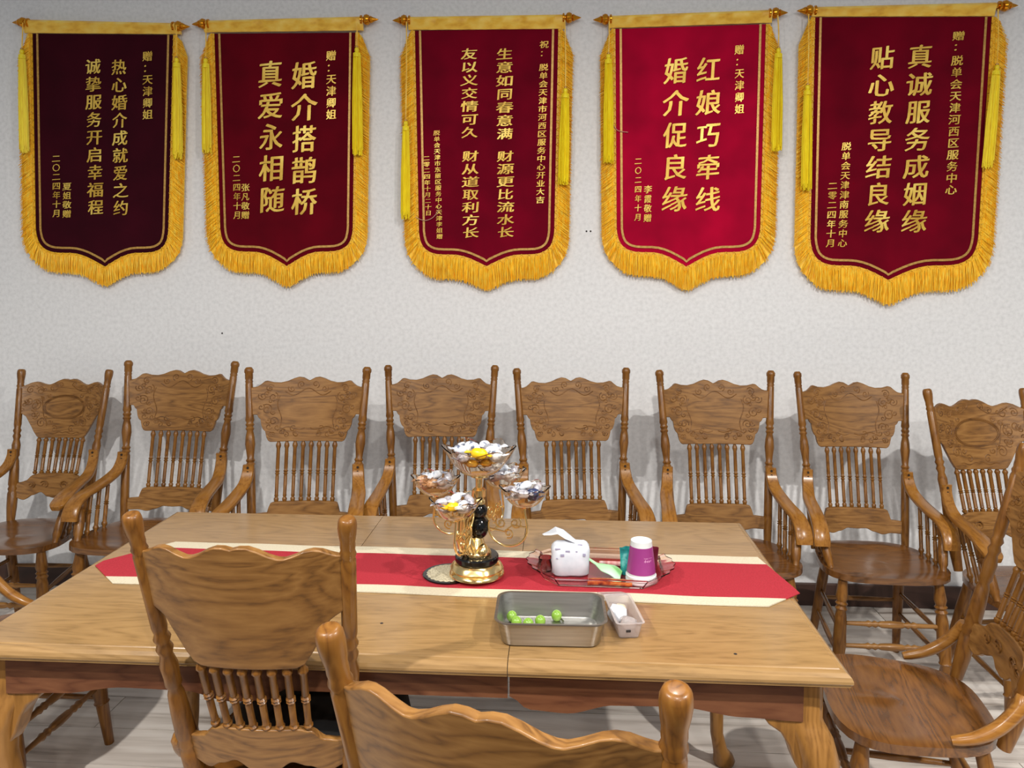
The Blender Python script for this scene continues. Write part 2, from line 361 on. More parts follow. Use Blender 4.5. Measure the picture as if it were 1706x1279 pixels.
# half of the lower edge: u = 1 at the side, 0 at the point; d = drop in half-widths (negative is up), 9 marks the tip
HALF = [(1.0, -.34), (.99, -.26), (.97, -.18), (.94, -.12), (.90, -.075), (.85, -.04), (.79, -.015), (.72, 0), (.62, .005), (.50, .006), (.42, .012), (.34, .028), (.26, .052), (.17, .088), (.08, .128), (0, .165)]
def outline(b, inset=0.0):
    """closed list of (x, z) of the cloth, from upper left, down, round the point and up; inset shrinks it"""
    (tlx, tlz), (trx, trz) = b['top']; (blx, blz), (brx, brz) = b['bot']
    cx = b['tip'][0]; base = (blz + brz) / 2; hw = (brx - blx) / 2; td = base - b['tip'][1]
    L = []; R = []
    for u, d in HALF:
        z = base - (d if d < .005 else d / .165 * td / hw) * hw
        L.append((cx - u * (cx - blx), z)); R.append((cx + u * (brx - cx), z))
    left = [(tlx + (L[0][0] - tlx) * t, tlz + (L[0][1] - tlz) * t) for t in lin(0, 1, 14)[:-1]] + L
    right = [(trx + (R[0][0] - trx) * t, trz + (R[0][1] - trz) * t) for t in lin(0, 1, 14)[:-1]] + R
    P = left + right[:-1][::-1]
    if inset:
        Q = []
        for i, p in enumerate(P):
            a = P[max(i - 1, 0)]; c = P[min(i + 1, len(P) - 1)]
            tx, tz = c[0] - a[0], c[1] - a[1]; l = math.hypot(tx, tz); nx, nz = tz / l, -tx / l      # outward
            Q.append((p[0] - nx * inset, p[1] - nz * inset))
        P = Q
    return P
def strip(P, w, y, g, th=0.0015):
    """flat ribbon of width w along P in the wall plane"""
    R = []
    for i, p in enumerate(P):
        a = P[max(i - 1, 0)]; c = P[min(i + 1, len(P) - 1)]; tx, tz = c[0] - a[0], c[1] - a[1]; l = math.hypot(tx, tz) or 1
        nx, nz = tz / l * w / 2, -tx / l * w / 2
        R.append([(p[0] - nx, y, p[1] - nz), (p[0] + nx, y, p[1] + nz), (p[0] + nx, y + th, p[1] + nz), (p[0] - nx, y + th, p[1] - nz)])
    g.add(*rings(R))
def make_banner(b, meta, idx):
    name, label, colr = meta
    rnd = random.Random(20 + idx)
    (r0x, r0z), (r1x, r1z) = b['rod']
    yR = WY - 0.030; yC = WY - 0.022
    root = empty(name, (0, 0, 0), 0, label, 'banner', 'fringed award banners on the wall')
    O = Vector(((r0x + r1x) / 2, yR, (r0z + r1z) / 2)); root.location = O
    L = lambda p: (p[0] - O.x, p[1] - O.y, p[2] - O.z)
    def build(g, nm, mat, par=root, smooth=30):
        g.V = [L(v) for v in g.V]; return g.build(nm, mat, par, smooth)
    # rod with two turned finials
    d = Vector((r1x - r0x, 0, r1z - r0z)).normalized(); A = Vector((r0x, yR, r0z)); Bv = Vector((r1x, yR, r1z)); fl = 0.085
    g = G(); g.add(*turned(A + d * fl * .9, Bv - d * fl * .9, [(0, .011), (1, .011)], 12)); rod = build(g, 'rod', M_FIN)
    for P0, P1 in ((A + d * fl, A), (Bv - d * fl, Bv)):
        g = G(); g.add(*turned(P0, P1, [(0, .010), (.02, .021), (.10, .021), (.13, .013), (.18, .013), (.24, .022), (.36, .025), (.48, .021), (.54, .014), (.58, .017), (.64, .014), (.72, .010), (.86, .006), (1, .001)], 14))
        build(g, 'finial', M_FIN, rod)
    # cloth
    P = outline(b); mid = len(P) // 2; n = len(P)
    g = G(); rows = 26; nz = []
    lo = P[:mid + 1]; hi = P[mid:][::-1]
    V = []; F = []; cols = 14
    for i in range(mid + 1):
        for j in range(cols + 1):
            t = j / cols; x = lo[i][0] + (hi[i][0] - lo[i][0]) * t; z = lo[i][1] + (hi[i][1] - lo[i][1]) * t
            V.append((x, yC + 0.0012 * math.sin(x * 23 + idx) * math.sin(z * 7), z))
    for i in range(mid):
        for j in range(cols):
            a = i * (cols + 1) + j; F.append((a, a + 1, a + cols + 2, a + cols + 1))
    m = len(V); V += [(v[0], v[1] + .004, v[2]) for v in V]; F += [tuple(k + m for k in f)[::-1] for f in F]
    for i in range(mid):
        for j in (0, cols):
            a = i * (cols + 1) + j; c = a + cols + 1; F.append((a, c, c + m, a + m))
    for j in range(cols): F.append((j, j + 1, j + 1 + m, j + m))
    g.add(V, F); cloth = build(g, 'cloth_panel', velvet('velvet', colr), root, 60)
    # inner gold line
    g = G(); Q = outline(b, 0.026); strip(Q, 0.010, yC - .0035, g); build(g, 'gold_line', M_LINE)
    # braid along the edge: ribbon plus zigzag cord
    E_ = outline(b, -0.008); g = G(); strip(E_, 0.020, yC - .004, g, .003)
    D = []; acc = 0
    for i in range(n - 1):
        a, c = E_[i], E_[i + 1]; l = math.hypot(c[0] - a[0], c[1] - a[1]); k = max(1, int(l / .004))
        for q in range(k): D.append((a[0] + (c[0] - a[0]) * q / k, a[1] + (c[1] - a[1]) * q / k, (c[1] - a[1]) / l, -(c[0] - a[0]) / l))
    Z = [(x + nx * .010 * math.sin(i * .75), yC - .006, z + nz_ * .010 * math.sin(i * .75)) for i, (x, z, nx, nz_) in enumerate(D)]
    g.add(*tube(Z, .0022, 5)); build(g, 'braid', M_BRAID)
    # silk fringe: backing ribbon and hanging threads
    g = G(); side_w = 0.042; tipdrop = b['tip'][1] - b['ft'][1]
    base = (b['bot'][0][1] + b['bot'][1][1]) / 2
    ring = []
    for i, (x, z, nx, nz_) in enumerate(D):
        low = max(0.0, min(1.0, -nz_ * 1.25))                     # 0 on the upright sides, 1 where the edge faces down
        toptaper = min(1.0, (b['top'][0][1] + .01 - z) / .10 + .15)
        if low < .1 and toptaper < .3: toptaper = .3
        dx, dz = nx * (1 - low) * .72 + nx * .10, -0.62 * (1 - low) - low
        l = math.hypot(dx, dz); ln = (.078 * (1 - low) + tipdrop * low) * (toptaper if low < .5 else 1)
        dx, dz = dx / l, dz / l
        ring.append((x, z, dx, dz, ln, low))
    Bk = [[(x, yC - .001, z), (x + dx * ln * .93, yC - .003 + .004, z + dz * ln * .93), (x + dx * ln * .93, yC + .006, z + dz * ln * .93), (x, yC + .004, z)] for (x, z, dx, dz, ln, low) in ring[::2]]
    g.add(*rings(Bk))
    for q in range(2):
        for (x, z, dx, dz, ln, low) in ring:
            x += rnd.uniform(-.002, .002); jl = ln * rnd.uniform(.93, 1.05); ja = rnd.uniform(-.06, .06); hw = rnd.uniform(.0011, .0022)
            ex, ez = dx + ja * dz, dz - ja * dx; px, pz = -ez * hw, ex * hw
            y0 = yC - .004 - q * .002; y1 = yC - .002 - q * .003 - rnd.uniform(0, .006)
            mx, mz = x + ex * jl * .5, z + ez * jl * .5; tx, tz = x + ex * jl, z + ez * jl
            g.add([(x - px, y0, z - pz), (x, y0 - .002, z), (x + px, y0, z + pz), (mx - px, y1 - .001, mz - pz), (mx, y1 - .003, mz), (mx + px, y1 - .001, mz + pz), (tx - px * .7, y1 + .001, tz), (tx, y1 - .001, tz), (tx + px * .7, y1 + .001, tz)],
                  [(0, 1, 4, 3), (1, 2, 5, 4), (3, 4, 7, 6), (4, 5, 8, 7)])
    me = build(g, 'fringe', M_FRINGE, root, 0); tag(me, kind='stuff')
    # satin sleeve round the rod
    tl, tr, br, bl = b['slv']; g = G(); R = []
    for t in lin(0, 1, 40):
        zt = tl[1] + (tr[1] - tl[1]) * t; zb = bl[1] + (br[1] - bl[1]) * t; x = tl[0] + (tr[0] - tl[0]) * t
        zr = r0z + (r1z - r0z) * (x - r0x) / (r1x - r0x); w_ = .0015 * math.sin(t * 37 + idx) + .001 * math.sin(t * 91)
        top = max(zt, zr + .015)
        R.append([(x, yC - .006 + w_, zb), (x, yC - .012 + w_, (zb + zr) / 2), (x, yR - .017 + w_, zr), (x, yR - .010, top - .003), (x, yR, top), (x, yR + .010, top - .003), (x, yR + .015, zr), (x, yC + .006, zb)])
    g.add(*rings(R)); build(g, 'rod_sleeve', M_SLEEVE, root, 60)
    # tassels: cord, knot, skirt of threads
    for (c0, kn, en) in b['tas']:
        yT = yR - .024; g = G()
        K = Vector((kn[0], yT, kn[1])); E = Vector((en[0], yT + .004, en[1])); ax = (E - K).normalized(); ln = (E - K).length
        g.add(*turned(K, K + ax * .045, [(0, .004), (.1, .009), (.3, .011), (.45, .008), (.55, .012), (.8, .015), (1, .017)], 10))
        for k in range(110):
            a = rnd.uniform(0, 2 * PI); rr = .019 * math.sqrt(rnd.random()); S0 = K + ax * .025 + Vector((math.cos(a) * rr * .8, math.sin(a) * rr * .6, 0))
            S1 = K + ax * ln * rnd.uniform(.90, 1.0) + Vector((math.cos(a) * rr * 1.25, math.sin(a) * rr * .7, 0))
            g.add(*tube([S0, (S0 + S1) / 2 + Vector((math.cos(a) * .003, 0, 0)), S1], .0019, 4, up=(0, 1, 0)))
        tq = build(g, 'tassel', M_TASSEL, root, 60)
        g = G(); C0 = Vector((c0[0], yT + .002, c0[1])); g.add(*tube([C0, (C0 + K) / 2 + Vector((.002, -.002, 0)), K], .0028, 6, up=(0, 1, 0))); build(g, 'tassel_cord', M_SLEEVE, tq)
        g = G(); g.add(*turned(K + Vector((0, 0, .008)), K - Vector((0, 0, .004)), [(0, .003), (.3, .007), (.7, .007), (1, .003)], 10)); build(g, 'tassel_knot', M_LINE, tq)
    for body, t_, b_, w in b['col']:
        text_column(body, t_, b_, w, yC - .0042, 'lettering', M_LETTER, root, O)
    th = {2: [(-0.675, 1.807), (-0.65, 1.795), (-0.622, 1.792), (-0.59, 1.808), (-0.565, 1.842)], 3: [(0.236, 2.24), (0.242, 2.215), (0.262, 2.194), (0.305, 2.187)]}.get(idx)
    if th:
        g = G(); g.add(*tube(catmull([(x, yC - .009, z) for x, z in th], 5), .0016, 5, up=(0, 1, 0))); build(g, 'loose_thread', M_THREAD)
    return root
for i, b in enumerate(BANNERS): make_banner(b, B_META[i], i)

# ------------------------------------------------------------------ pressed-back oak chairs
A_PROF = [(.44, 0.0133), (.50, 0.0150), (.55, 0.0158), (.735, 0.0150), (.745, 0.0119), (.753, 0.0164), (.761, 0.0126), (.769, 0.0164), (.778, 0.0119), (.80, 0.0140), (.835, 0.0178), (.865, 0.0158), (.889, 0.0115), (.897, 0.0158), (.905, 0.0119), (.914, 0.0158), (.922, 0.0119), (.932, 0.0158), (.95, 0.0140), (1.08, 0.0136), (1.085, 0.0123), (1.091, 0.0143), (1.097, 0.0123), (1.103, 0.0143), (1.125, 0.0143), (1.129, 0.0166), (1.140, 0.0166), (1.1475, 0.0120), (1.15, 0.0100)]
B_PROF = [(.44, 0.0150), (.50, 0.0190), (.56, 0.0200), (.57, 0.0165), (.58, 0.0200), (.59, 0.0165), (.60, 0.0195), (.66, 0.0180), (.70, 0.0155), (.715, 0.0115), (.725, 0.0158), (.74, 0.0150), (.77, 0.0168), (.795, 0.0115), (.81, 0.0158), (.822, 0.0115), (.834, 0.0161), (.845, 0.0119), (.86, 0.0143), (1.02, 0.0143), (1.026, 0.0123), (1.034, 0.0150), (1.042, 0.0126), (1.050, 0.0136), (1.060, 0.0132), (1.076, 0.0156), (1.090, 0.0168), (1.101, 0.0162), (1.107, 0.0142), (1.1095, 0.0110), (1.11, 0.0080)]
A_TOP = [(0, 1.090), (.03, 1.094), (.10, 1.103), (.18, 1.106), (.27, 1.100), (.38, 1.089), (.50, 1.083), (.62, 1.085), (.72, 1.092), (.76, 1.091), (.81, 1.081), (.87, 1.071), (.93, 1.067), (1, 1.067)]
A_BOT = [(0, .840), (.67, .840), (.71, .845), (.738, .857), (.750, .870), (.753, .885), (.775, .887), (.802, .894), (.824, .907), (.833, .924), (.836, .935), (.862, .939), (.882, .946), (.892, .954), (1, .954)]
B_TOP = [(0, 1.057), (.07, 1.061), (.15, 1.061), (.24, 1.054), (.34, 1.043), (.42, 1.037), (.48, 1.036), (.56, 1.041), (.66, 1.049), (.73, 1.051), (.80, 1.048), (.88, 1.040), (.94, 1.035), (1, 1.034)]
B_BOT = [(0, .796), (.52, .796), (.60, .803), (.68, .826), (.73, .846), (.80, .872), (.86, .896), (.92, .905), (1, .915)]
def curve_pts(kind):
    """carved relief as strokes (x, z) on the half x>=0 of the crest, x in half widths"""
    S_ = []
    def spiral(cx, cz, r, turns, a0, sgn=1):
        tp, bt = (A_TOP, A_BOT) if kind == 'A' else (B_TOP, B_BOT)
        cz = min(cz, min(lerp_table(tp, cx + q * r / .22) for q in (-1, 0, 1)) - r - .006); cz = max(cz, max(lerp_table(bt, cx + q * r / .22) for q in (-1, 0, 1)) + r + .006)
        S_.append([(cx + r * (1 - .85 * t) * math.cos(a0 + sgn * 2 * PI * turns * t) / .22, cz + r * (1 - .85 * t) * math.sin(a0 + sgn * 2 * PI * turns * t)) for t in lin(0, 1, 22)])
    if kind == 'A':
        spiral(.13, 1.082, .016, 1.3, -1.2); spiral(.68, 1.066, .017, 1.4, 2.6, -1); spiral(.62, 1.025, .020, 1.5, 2.0); spiral(.80, 1.030, .017, 1.4, 0.5, -1)
        spiral(.72, .975, .022, 1.5, 1.0); spiral(.60, .925, .019, 1.4, 3.5, -1); spiral(.46, .882, .016, 1.3, 0.2); spiral(.82, .985, .013, 1.2, 2.2)
        spiral(.30, 1.058, .015, 1.3, .6, -1); spiral(.20, .872, .014, 1.2, 1.6, -1)
        S_.append([(t * .42, 1.045 + .014 * math.cos(t * 5)) for t in lin(0, 1, 14)]); S_.append([(.50 + .04 * math.sin(t * 6), 1.03 - .13 * t) for t in lin(0, 1, 16)])
        S_.append([(.05 + .45 * t, .895 - .006 * math.sin(t * 7)) for t in lin(0, 1, 14)])
    else:
        spiral(.80, 1.040, .018, 1.5, 2.4, -1); spiral(.60, 1.010, .020, 1.4, .4); spiral(.16, 1.050, .014, 1.3, -.6); spiral(.66, .945, .026, 1.6, 1.2); spiral(.50, .865, .024, 1.6, 2.8, -1)
        spiral(.80, .965, .020, 1.4, 0.2, -1); spiral(.20, .836, .016, 1.3, .8); spiral(.34, 1.028, .013, 1.2, 2.0, -1); spiral(.60, .905, .013, 1.2, .5, -1)
        S_.append([(.10 + .6 * t, 1.036 - .03 * math.sin(t * PI)) for t in lin(0, 1, 14)]); S_.append([(.58 - .2 * t, .985 - .14 * t + .012 * math.sin(t * 9)) for t in lin(0, 1, 16)])
        S_.append([(.42 * t, .818 + .004 * math.sin(t * 9)) for t in lin(0, 1, 14)])
    rn = random.Random(3)                                                    # small leaf curls filling the border
    for q in range(30):
        u = rn.uniform(.06, .92); z = rn.uniform(.86, 1.07)
        if kind == 'A': bad = (u < .52 and .90 < z < 1.045) or z < lerp_table(A_BOT, u) + .020 or z > lerp_table(A_TOP, u) - .018
        else: bad = ((u * .2 / .115) ** 2 + ((z - .935) / .068) ** 2 < 1) or z < lerp_table(B_BOT, u) + .020 or z > lerp_table(B_TOP, u) - .018
        if not bad: spiral(u, z, rn.uniform(.009, .014), 1.1, rn.uniform(0, 6), rn.choice((-1, 1)))
    return S_
SPIN_ = [(0, .0055), (.03, .0095), (.06, .0105), (.085, .006), (.10, .0085), (.13, .0075), (.40, .0078), (.43, .0065), (.445, .0105), (.465, .0065), (.485, .0105), (.505, .0065), (.53, .0082), (.84, .0078), (.88, .0115), (.91, .0105), (.94, .0065), (1, .0055)]
SPIN = [(t, r * .93) for t, r in SPIN_]
def make_chair(kind, arms, label, group):
    A = kind == 'A'
    H = 1.15 if A else 1.11
    xb, xt = (.192, .237) if A else (.168, .210)
    yb, lean = (.175, .15) if A else (.172, .17)
    def post(z): t = (z - .45) / (H - .45); return xb + (xt - xb) * t, yb + lean * t
    root = empty('pressed_back_armchair' if arms else 'pressed_back_chair', (0, 0, 0), 0, label, 'chair', group)
    zo = .024 if A else 0
    # saddle seat
    g = G(); nr, na = 7, 44; V = []; F = []
    def rim(a, k):
        c, s = math.cos(a), math.sin(a); n = 3.2; q = (abs(c) ** n + abs(s) ** n) ** (-1 / n); y = -.012 + .200 * q * s * k; hx = (.262 if A else .245) * (1 - .20 * (y + .212) / .40)
        return q * c * k * hx, y
    for lay in (0, 1):
        for i in range(nr + 1):
            k = i / nr
            for j in range(na):
                x, y = rim(2 * PI * j / na, max(k, .02))
                if lay == 0: z = .456 + zo - .013 * (1 - k ** 2) ** .8 * (1 if y < .12 else .6) + (.006 * math.exp(-(x / .03) ** 2) * (1 if y < -.02 else 0) * (1 - k)) - (.006 if i == nr else 0)
                else: z = .420 + zo + (.007 if i == nr else 0)
                V.append((x, y, z))
    for lay in (0, 1):
        o_ = lay * (nr + 1) * na
        for i in range(nr):
            for j in range(na): F.append((o_ + i * na + j, o_ + i * na + (j + 1) % na, o_ + (i + 1) * na + (j + 1) % na, o_ + (i + 1) * na + j))
        F.append(tuple(o_ + j for j in range(na)))
    a_, b_ = nr * na, (nr + 1) * na + nr * na
    for j in range(na): F.append((a_ + j, a_ + (j + 1) % na, b_ + (j + 1) % na, b_ + j))
    mesh('seat', V, F, W_SEAT, root, 40)
    # turned back posts
    prof = A_PROF if A else B_PROF
    for s in (-1, 1):
        g = G(); z0, z1 = prof[0][0], prof[-1][0]; p0, p1 = post(z0), post(z1)
        g.add(*turned((s * p0[0], p0[1], z0), (s * p1[0], p1[1], z1), [((z - z0) / (z1 - z0), r * 1.10) for z, r in prof], 14)); g.build('back_post', W_Z, root, 50)
    # crest
    top, bot = (A_TOP, A_BOT) if A else (B_TOP, B_BOT); bow = .035 if A else .045; th = .020
    def half(z): return post(z)[0] - .006
    hw = half(1.0)
    def yf(x, z): u = min(1, abs(x) / hw); return post(z)[1] - th / 2 + bow * (1 - u * u)
    xs = lin(-1, 1, 160)
    V, F = panel(xs, lambda u: lerp_table(bot, abs(u)), lambda u: lerp_table(top, abs(u)), lambda u, z: 0, th, 5)
    V = [(u * half(z), yf(u * half(z), z) + y, z) for u, y, z in V]
    cr = mesh('crest_rail', V, F, W_X, root, 40); bevel(cr, .0035)
    g = G()
    for st in curve_pts(kind):
        for s in (-1, 1): g.add(*tube([(s * u * hw, yf(u * hw, z) + .0002, z) for u, z in st], .0024, 5, up=(0, 1, 0), flat=.7))
    if not A:
        g2 = G()
        for k in (1.0, .93): g2.add(*tube([(.098 * k * math.cos(t), yf(.098 * k * math.cos(t), .935 + .053 * k * math.sin(t)) - .0002, .935 + .053 * k * math.sin(t)) for t in lin(0, 2 * PI, 40)[:-1]], .003, 5, up=(0, 1, 0), loop=True))
        tag(g2.build('medallion_ring', W_CARVE, cr, 60), kind='stuff')
    tag(g.build('carving', W_CARVE, cr, 60), kind='stuff')
    # lower rail
    if A:
        lt = [(0, .600), (.58, .600), (.66, .596), (.70, .580), (.72, .558), (1, .556)]; lb = [(0, .518), (.20, .520), (.38, .508), (.55, .500), (.75, .508), (1, .508)]
    else:
        lt = [(0, .642), (.45, .642), (.58, .636), (.75, .612), (.88, .606), (1, .604)]; lb = [(0, .535), (.15, .540), (.35, .560), (.55, .548), (.75, .530), (1, .545)]
    bw2 = bow * .7
    def yl(x, z): u = min(1, abs(x) / half(.55)); return post(z)[1] - .009 + bw2 * (1 - u * u)
    V, F = panel(lin(-1, 1, 60), lambda u: smooth_table(lb, abs(u)), lambda u: smooth_table(lt, abs(u)), lambda u, z: 0, .018, 3)
    V = [(u * half(z), yl(u * half(z), z) + y, z) for u, y, z in V]
    lr = mesh('lower_rail', V, F, W_X, root, 40); bevel(lr, .003)
    if not A:
        g = G()
        for s in (-1, 1):
            for cx, r, a0 in ((.045, .020, .5), (.10, .016, 2.2)):
                g.add(*tube([(s * (cx + r * (1 - .8 * t) * math.cos(a0 + 9 * t)), yl(cx, .59) + .0005, .592 + r * (1 - .8 * t) * math.sin(a0 + 9 * t)) for t in lin(0, 1, 20)], .003, 5, up=(0, 1, 0)))
        tag(g.build('carving', W_CARVE, lr, 60), kind='stuff')
    # spindles
    zb, zt_ = (.596, .852) if A else (.638, .804); wb, wt = (.110, .112) if A else (.097, .104)
    for k in range(8):
        u = -1 + 2 * k / 7
        g = G(); g.add(*turned((u * wb, yl(u * wb, zb) + .009, zb), (u * wt, yf(u * wt, zt_) + .010, zt_), SPIN if A else [(t, r * 1.05) for t, r in SPIN], 8)); g.build('spindle', W_Z, root, 50)
    # legs and stretchers
    LEG = [(0, .016), (.10, .020), (.16, .0235), (.20, .018), (.215, .024), (.235, .018), (.255, .024), (.275, .018), (.32, .022), (.55, .0255), (.64, .021), (.655, .025), (.67, .020), (.80, .018), (.93, .016), (1, .015)]
    FT = {}
    for s in (-1, 1):
        for f, (t, bt) in {'f': ((s * .180, -.150, .43 + zo), (s * .213, -.195, 0)), 'r': ((s * .150, .125, .43 + zo), (s * .185, .225, 0))}.items():
            g = G(); g.add(*turned(t, bt, LEG if f == 'f' else [(0, .017), (.3, .022), (.6, .020), (1, .015)], 12)); g.build('leg', W_Z, root, 50); FT[(s, f)] = (Vector(t), Vector(bt))
    at = lambda s, f, z: FT[(s, f)][0].lerp(FT[(s, f)][1], (.43 + zo - z) / (.43 + zo))
    STR = [(0, .007), (.25, .009), (.28, .013), (.31, .008), (.34, .013), (.37, .008), (.40, .012), (.5, .014), (.60, .012), (.63, .008), (.66, .013), (.69, .008), (.72, .013), (.75, .009), (1, .007)]
    PL_ = [(0, .007), (.5, .011), (1, .007)]
    for z in (.285, .205):
        g = G(); g.add(*turned(at(-1, 'f', z), at(1, 'f', z), STR, 10)); g.build('stretcher', W_X, root, 50)
    for s in (-1, 1):
        for z in (.255, .165):
            g = G(); g.add(*turned(at(s, 'f', z), at(s, 'r', z + .02), PL_, 8)); g.build('stretcher', W_Y, root, 50)
    g = G(); g.add(*turned(at(-1, 'r', .24), at(1, 'r', .24), PL_, 8)); g.build('stretcher', W_X, root, 50)
    # arms, or the small bent braces of the chairs without arms
    for s in (-1, 1):
        if arms:
            px, py = post(.74); dz = 0 if A else .0
            pts = [(px + .002, py - .018, .757), (px + .004, py - .022, .725), (px + .009, py - .050, .685), (px + .020, py - .105, .658), (px + .026, py - .185, .643), (px + .034, py - .265, .630)]
            pts += [(px + .037, py - .315, .606), (px + .038, py - .338, .575), (px + .038, py - .345, .548)] if A else [(px + .042, py - .330, .612), (px + .044, py - .375, .592)]
            C_ = catmull([(s * x, y, z) for x, y, z in pts], 5); R = []; n = len(C_)
            for i, c in enumerate(C_):
                t = (C_[min(i + 1, n - 1)] - C_[max(i - 1, 0)]).normalized(); sd = Vector((1, 0, 0)); nn = t.cross(sd).normalized(); f = i / (n - 1)
                w = lerp_table([(0, .021), (.25, .024), (.6, .028), (.9, .032), (1, .031)] if A else [(0, .020), (.3, .022), (.55, .026), (.8, .036), (.93, .034), (1, .018)], f); h = .010
                R.append([c + sd * w + nn * h * .6, c + sd * w * .86 + nn * h, c - sd * w * .86 + nn * h, c - sd * w + nn * h * .6, c - sd * w - nn * h * .6, c - sd * w * .86 - nn * h, c + sd * w * .86 - nn * h, c + sd * w - nn * h * .6])
            ar = mesh('arm', *rings(R), W_ARM, root, 50)
            for z in (.746, .728):
                g = G(); g.add(*turned((s * (px + .003), py - .025, z), (s * (px + .003), py - .0315, z), [(0, .0055), (1, .0045)], 8)); g.build('screw', M_SCREW, ar)
            g = G(); g.add(*turned((s * (px + .034), py - .262, .628), (s * .215, -.115, .445 + zo), [(0, .012), (.1, .018), (.25, .020), (.3, .015), (.33, .021), (.37, .015), (.6, .019), (.85, .017), (.9, .013), (1, .012)], 12)); g.build('arm_post', W_Z, root, 50)
            for q in range(3):
                f = (q + 1) / 4; tx, ty, tz = px + .034 - f * .026, py - .262 + f * .20, .632 + f * .03
                g = G(); g.add(*turned((s * tx, ty, tz), (s * (.215 - .018 * f), -.115 + f * .21, .445 + zo), [(t, r * 1.1) for t, r in SPIN], 8)); g.build('arm_spindle', W_Z, root, 50)
        else:
            px, py = post(.58)
            C_ = catmull([(s * (px + .020), py - .010, .590), (s * (px + .028), py - .022, .560), (s * (px + .034), py - .065, .512), (s * (px + .036), py - .115, .482), (s * (px + .034), py - .165, .468)], 5)
            n = len(C_); g = G(); g.add(*tube(C_, [lerp_table([(0, .014), (.15, .019), (.6, .018), (.9, .014), (1, .011)], i / (n - 1)) for i in range(n)], 8, up=(0, 0, 1), flat=.9)); g.build('brace', W_ARM, root, 50)
    return root
def put(o, xy, rot, z=0.0, sc=1.0, wx=1.0):
    o.location = (xy[0], xy[1], z); o.rotation_euler = (0, 0, math.radians(rot)); o.scale = (sc * wx, sc, sc); return o
def under_top(mid, kind, rot, sc=1.0):
    """floor position of a chair whose back tops stand at mid"""
    d = (.175 + .15) if kind == 'A' else (.172 + .17); d *= sc
    a = math.radians(rot); return mid[0] + math.sin(a) * d, mid[1] - math.cos(a) * d
WG = 'oak armchairs along the wall'
LA = ['tall armchair with stepped dark crest, next to the oval-medallion chair under the maroon banner',
      'armchair with stepped carved crest below the crimson banner, behind the left rear table half',
      'armchair with light stepped crest right behind the glass bowls of the candy stand',
      'armchair with wavy grained stepped crest just right of the candy stand, behind the tissue packet',
      'armchair with stepped crest below the magenta-red banner, behind the right rear table corner',
      'stepped-crest armchair right of the table with its whole shiny seat in view']
TOPS = [((-1.706, 3.358), 0, 1.15, 1.05), ((-1.07, 3.195), 5, 1.146, 1.06), ((-.520, 3.335), 3, 1.142, 1.0), ((.049, 3.301), 6, 1.138, 1.01), ((.653, 3.284), 1, 1.135, 1.0), ((1.209, 3.270), -2, 1.133, .93)]
protoA = make_chair('A', True, LA[0], WG)
for i, (m, r, hh, wx) in enumerate(TOPS):
    c = protoA if i == 0 else copy_tree(protoA)
    c['label'] = LA[i]; put(c, under_top(m, 'A', r, hh / 1.15), r, 0, hh / 1.15, wx)
protoB = make_chair('B', True, 'tapered oval-medallion armchair at the left end of the wall row, dark seat', WG)
put(protoB, under_top((-2.295, 3.42), 'B', 2, .99), 2, 0, .99)
c = copy_tree(protoB); c['label'] = 'tapered oval-medallion armchair at the right end of the wall row, deeply carved scrolls'
put(c, under_top((1.625, 3.105), 'B', 6, .985), 6, 0, .985, .94)
TG = 'oak side chairs around the table'
sideB = make_chair('B', False, 'armless oak chair seen from behind at the table front, black bag on its seat', TG)
put(sideB, under_top((-.598, 1.375), 'B', 180, .984), 180, 0, .984)
for m, r, sc, lb in (((-.08, .845), 164.4, 1.0, 'nearest armless oak chair, cut by the bottom edge, only wavy crest and post tops showing'),
                 ((1.235, 1.955), -99, .973, 'armless oak chair at the right end of the table with wide bare seat turned sideways'),
                 ((-2.0, 2.16), 90, .973, 'armless oak chair at the table left end, mostly out of view, legs showing')):
    c = copy_tree(sideB); c['label'] = lb; put(c, under_top(m, 'B', r, sc), r, 0, sc)
# black bag lying on the seat of the chair pulled up to the table
g = G(); R = []
for i in range(13):
    t = -1 + 2 * i / 12; k = (1 - abs(t) ** 3.2) ** .45 if abs(t) < 1 else .02; ring_ = []
    for j in range(20):
        a = 2 * PI * j / 20; cx, sx = math.cos(a), math.sin(a)
        ring_.append((t * .215, (abs(cx) ** .6) * math.copysign(1, cx) * .155 * k, .052 + (abs(sx) ** .7) * math.copysign(1, sx) * .050 * k * (1 + .12 * math.sin(t * 5 + a))))
    R.append(ring_)
g.add(*rings(R)); bag = g.build('handbag', M_BAG, None, 60, (-.560, 1.745, .4485))
tag(bag, 'soft black bag lying on the seat of the chair pulled up to the table', 'bag')
g = G(); g.add(*tube(catmull([(-.10, -.10, .095), (-.07, -.03, .108), (.05, .0, .112), (.11, -.06, .102)], 6), .007, 6)); g.build('bag_strap', M_BAG, bag)

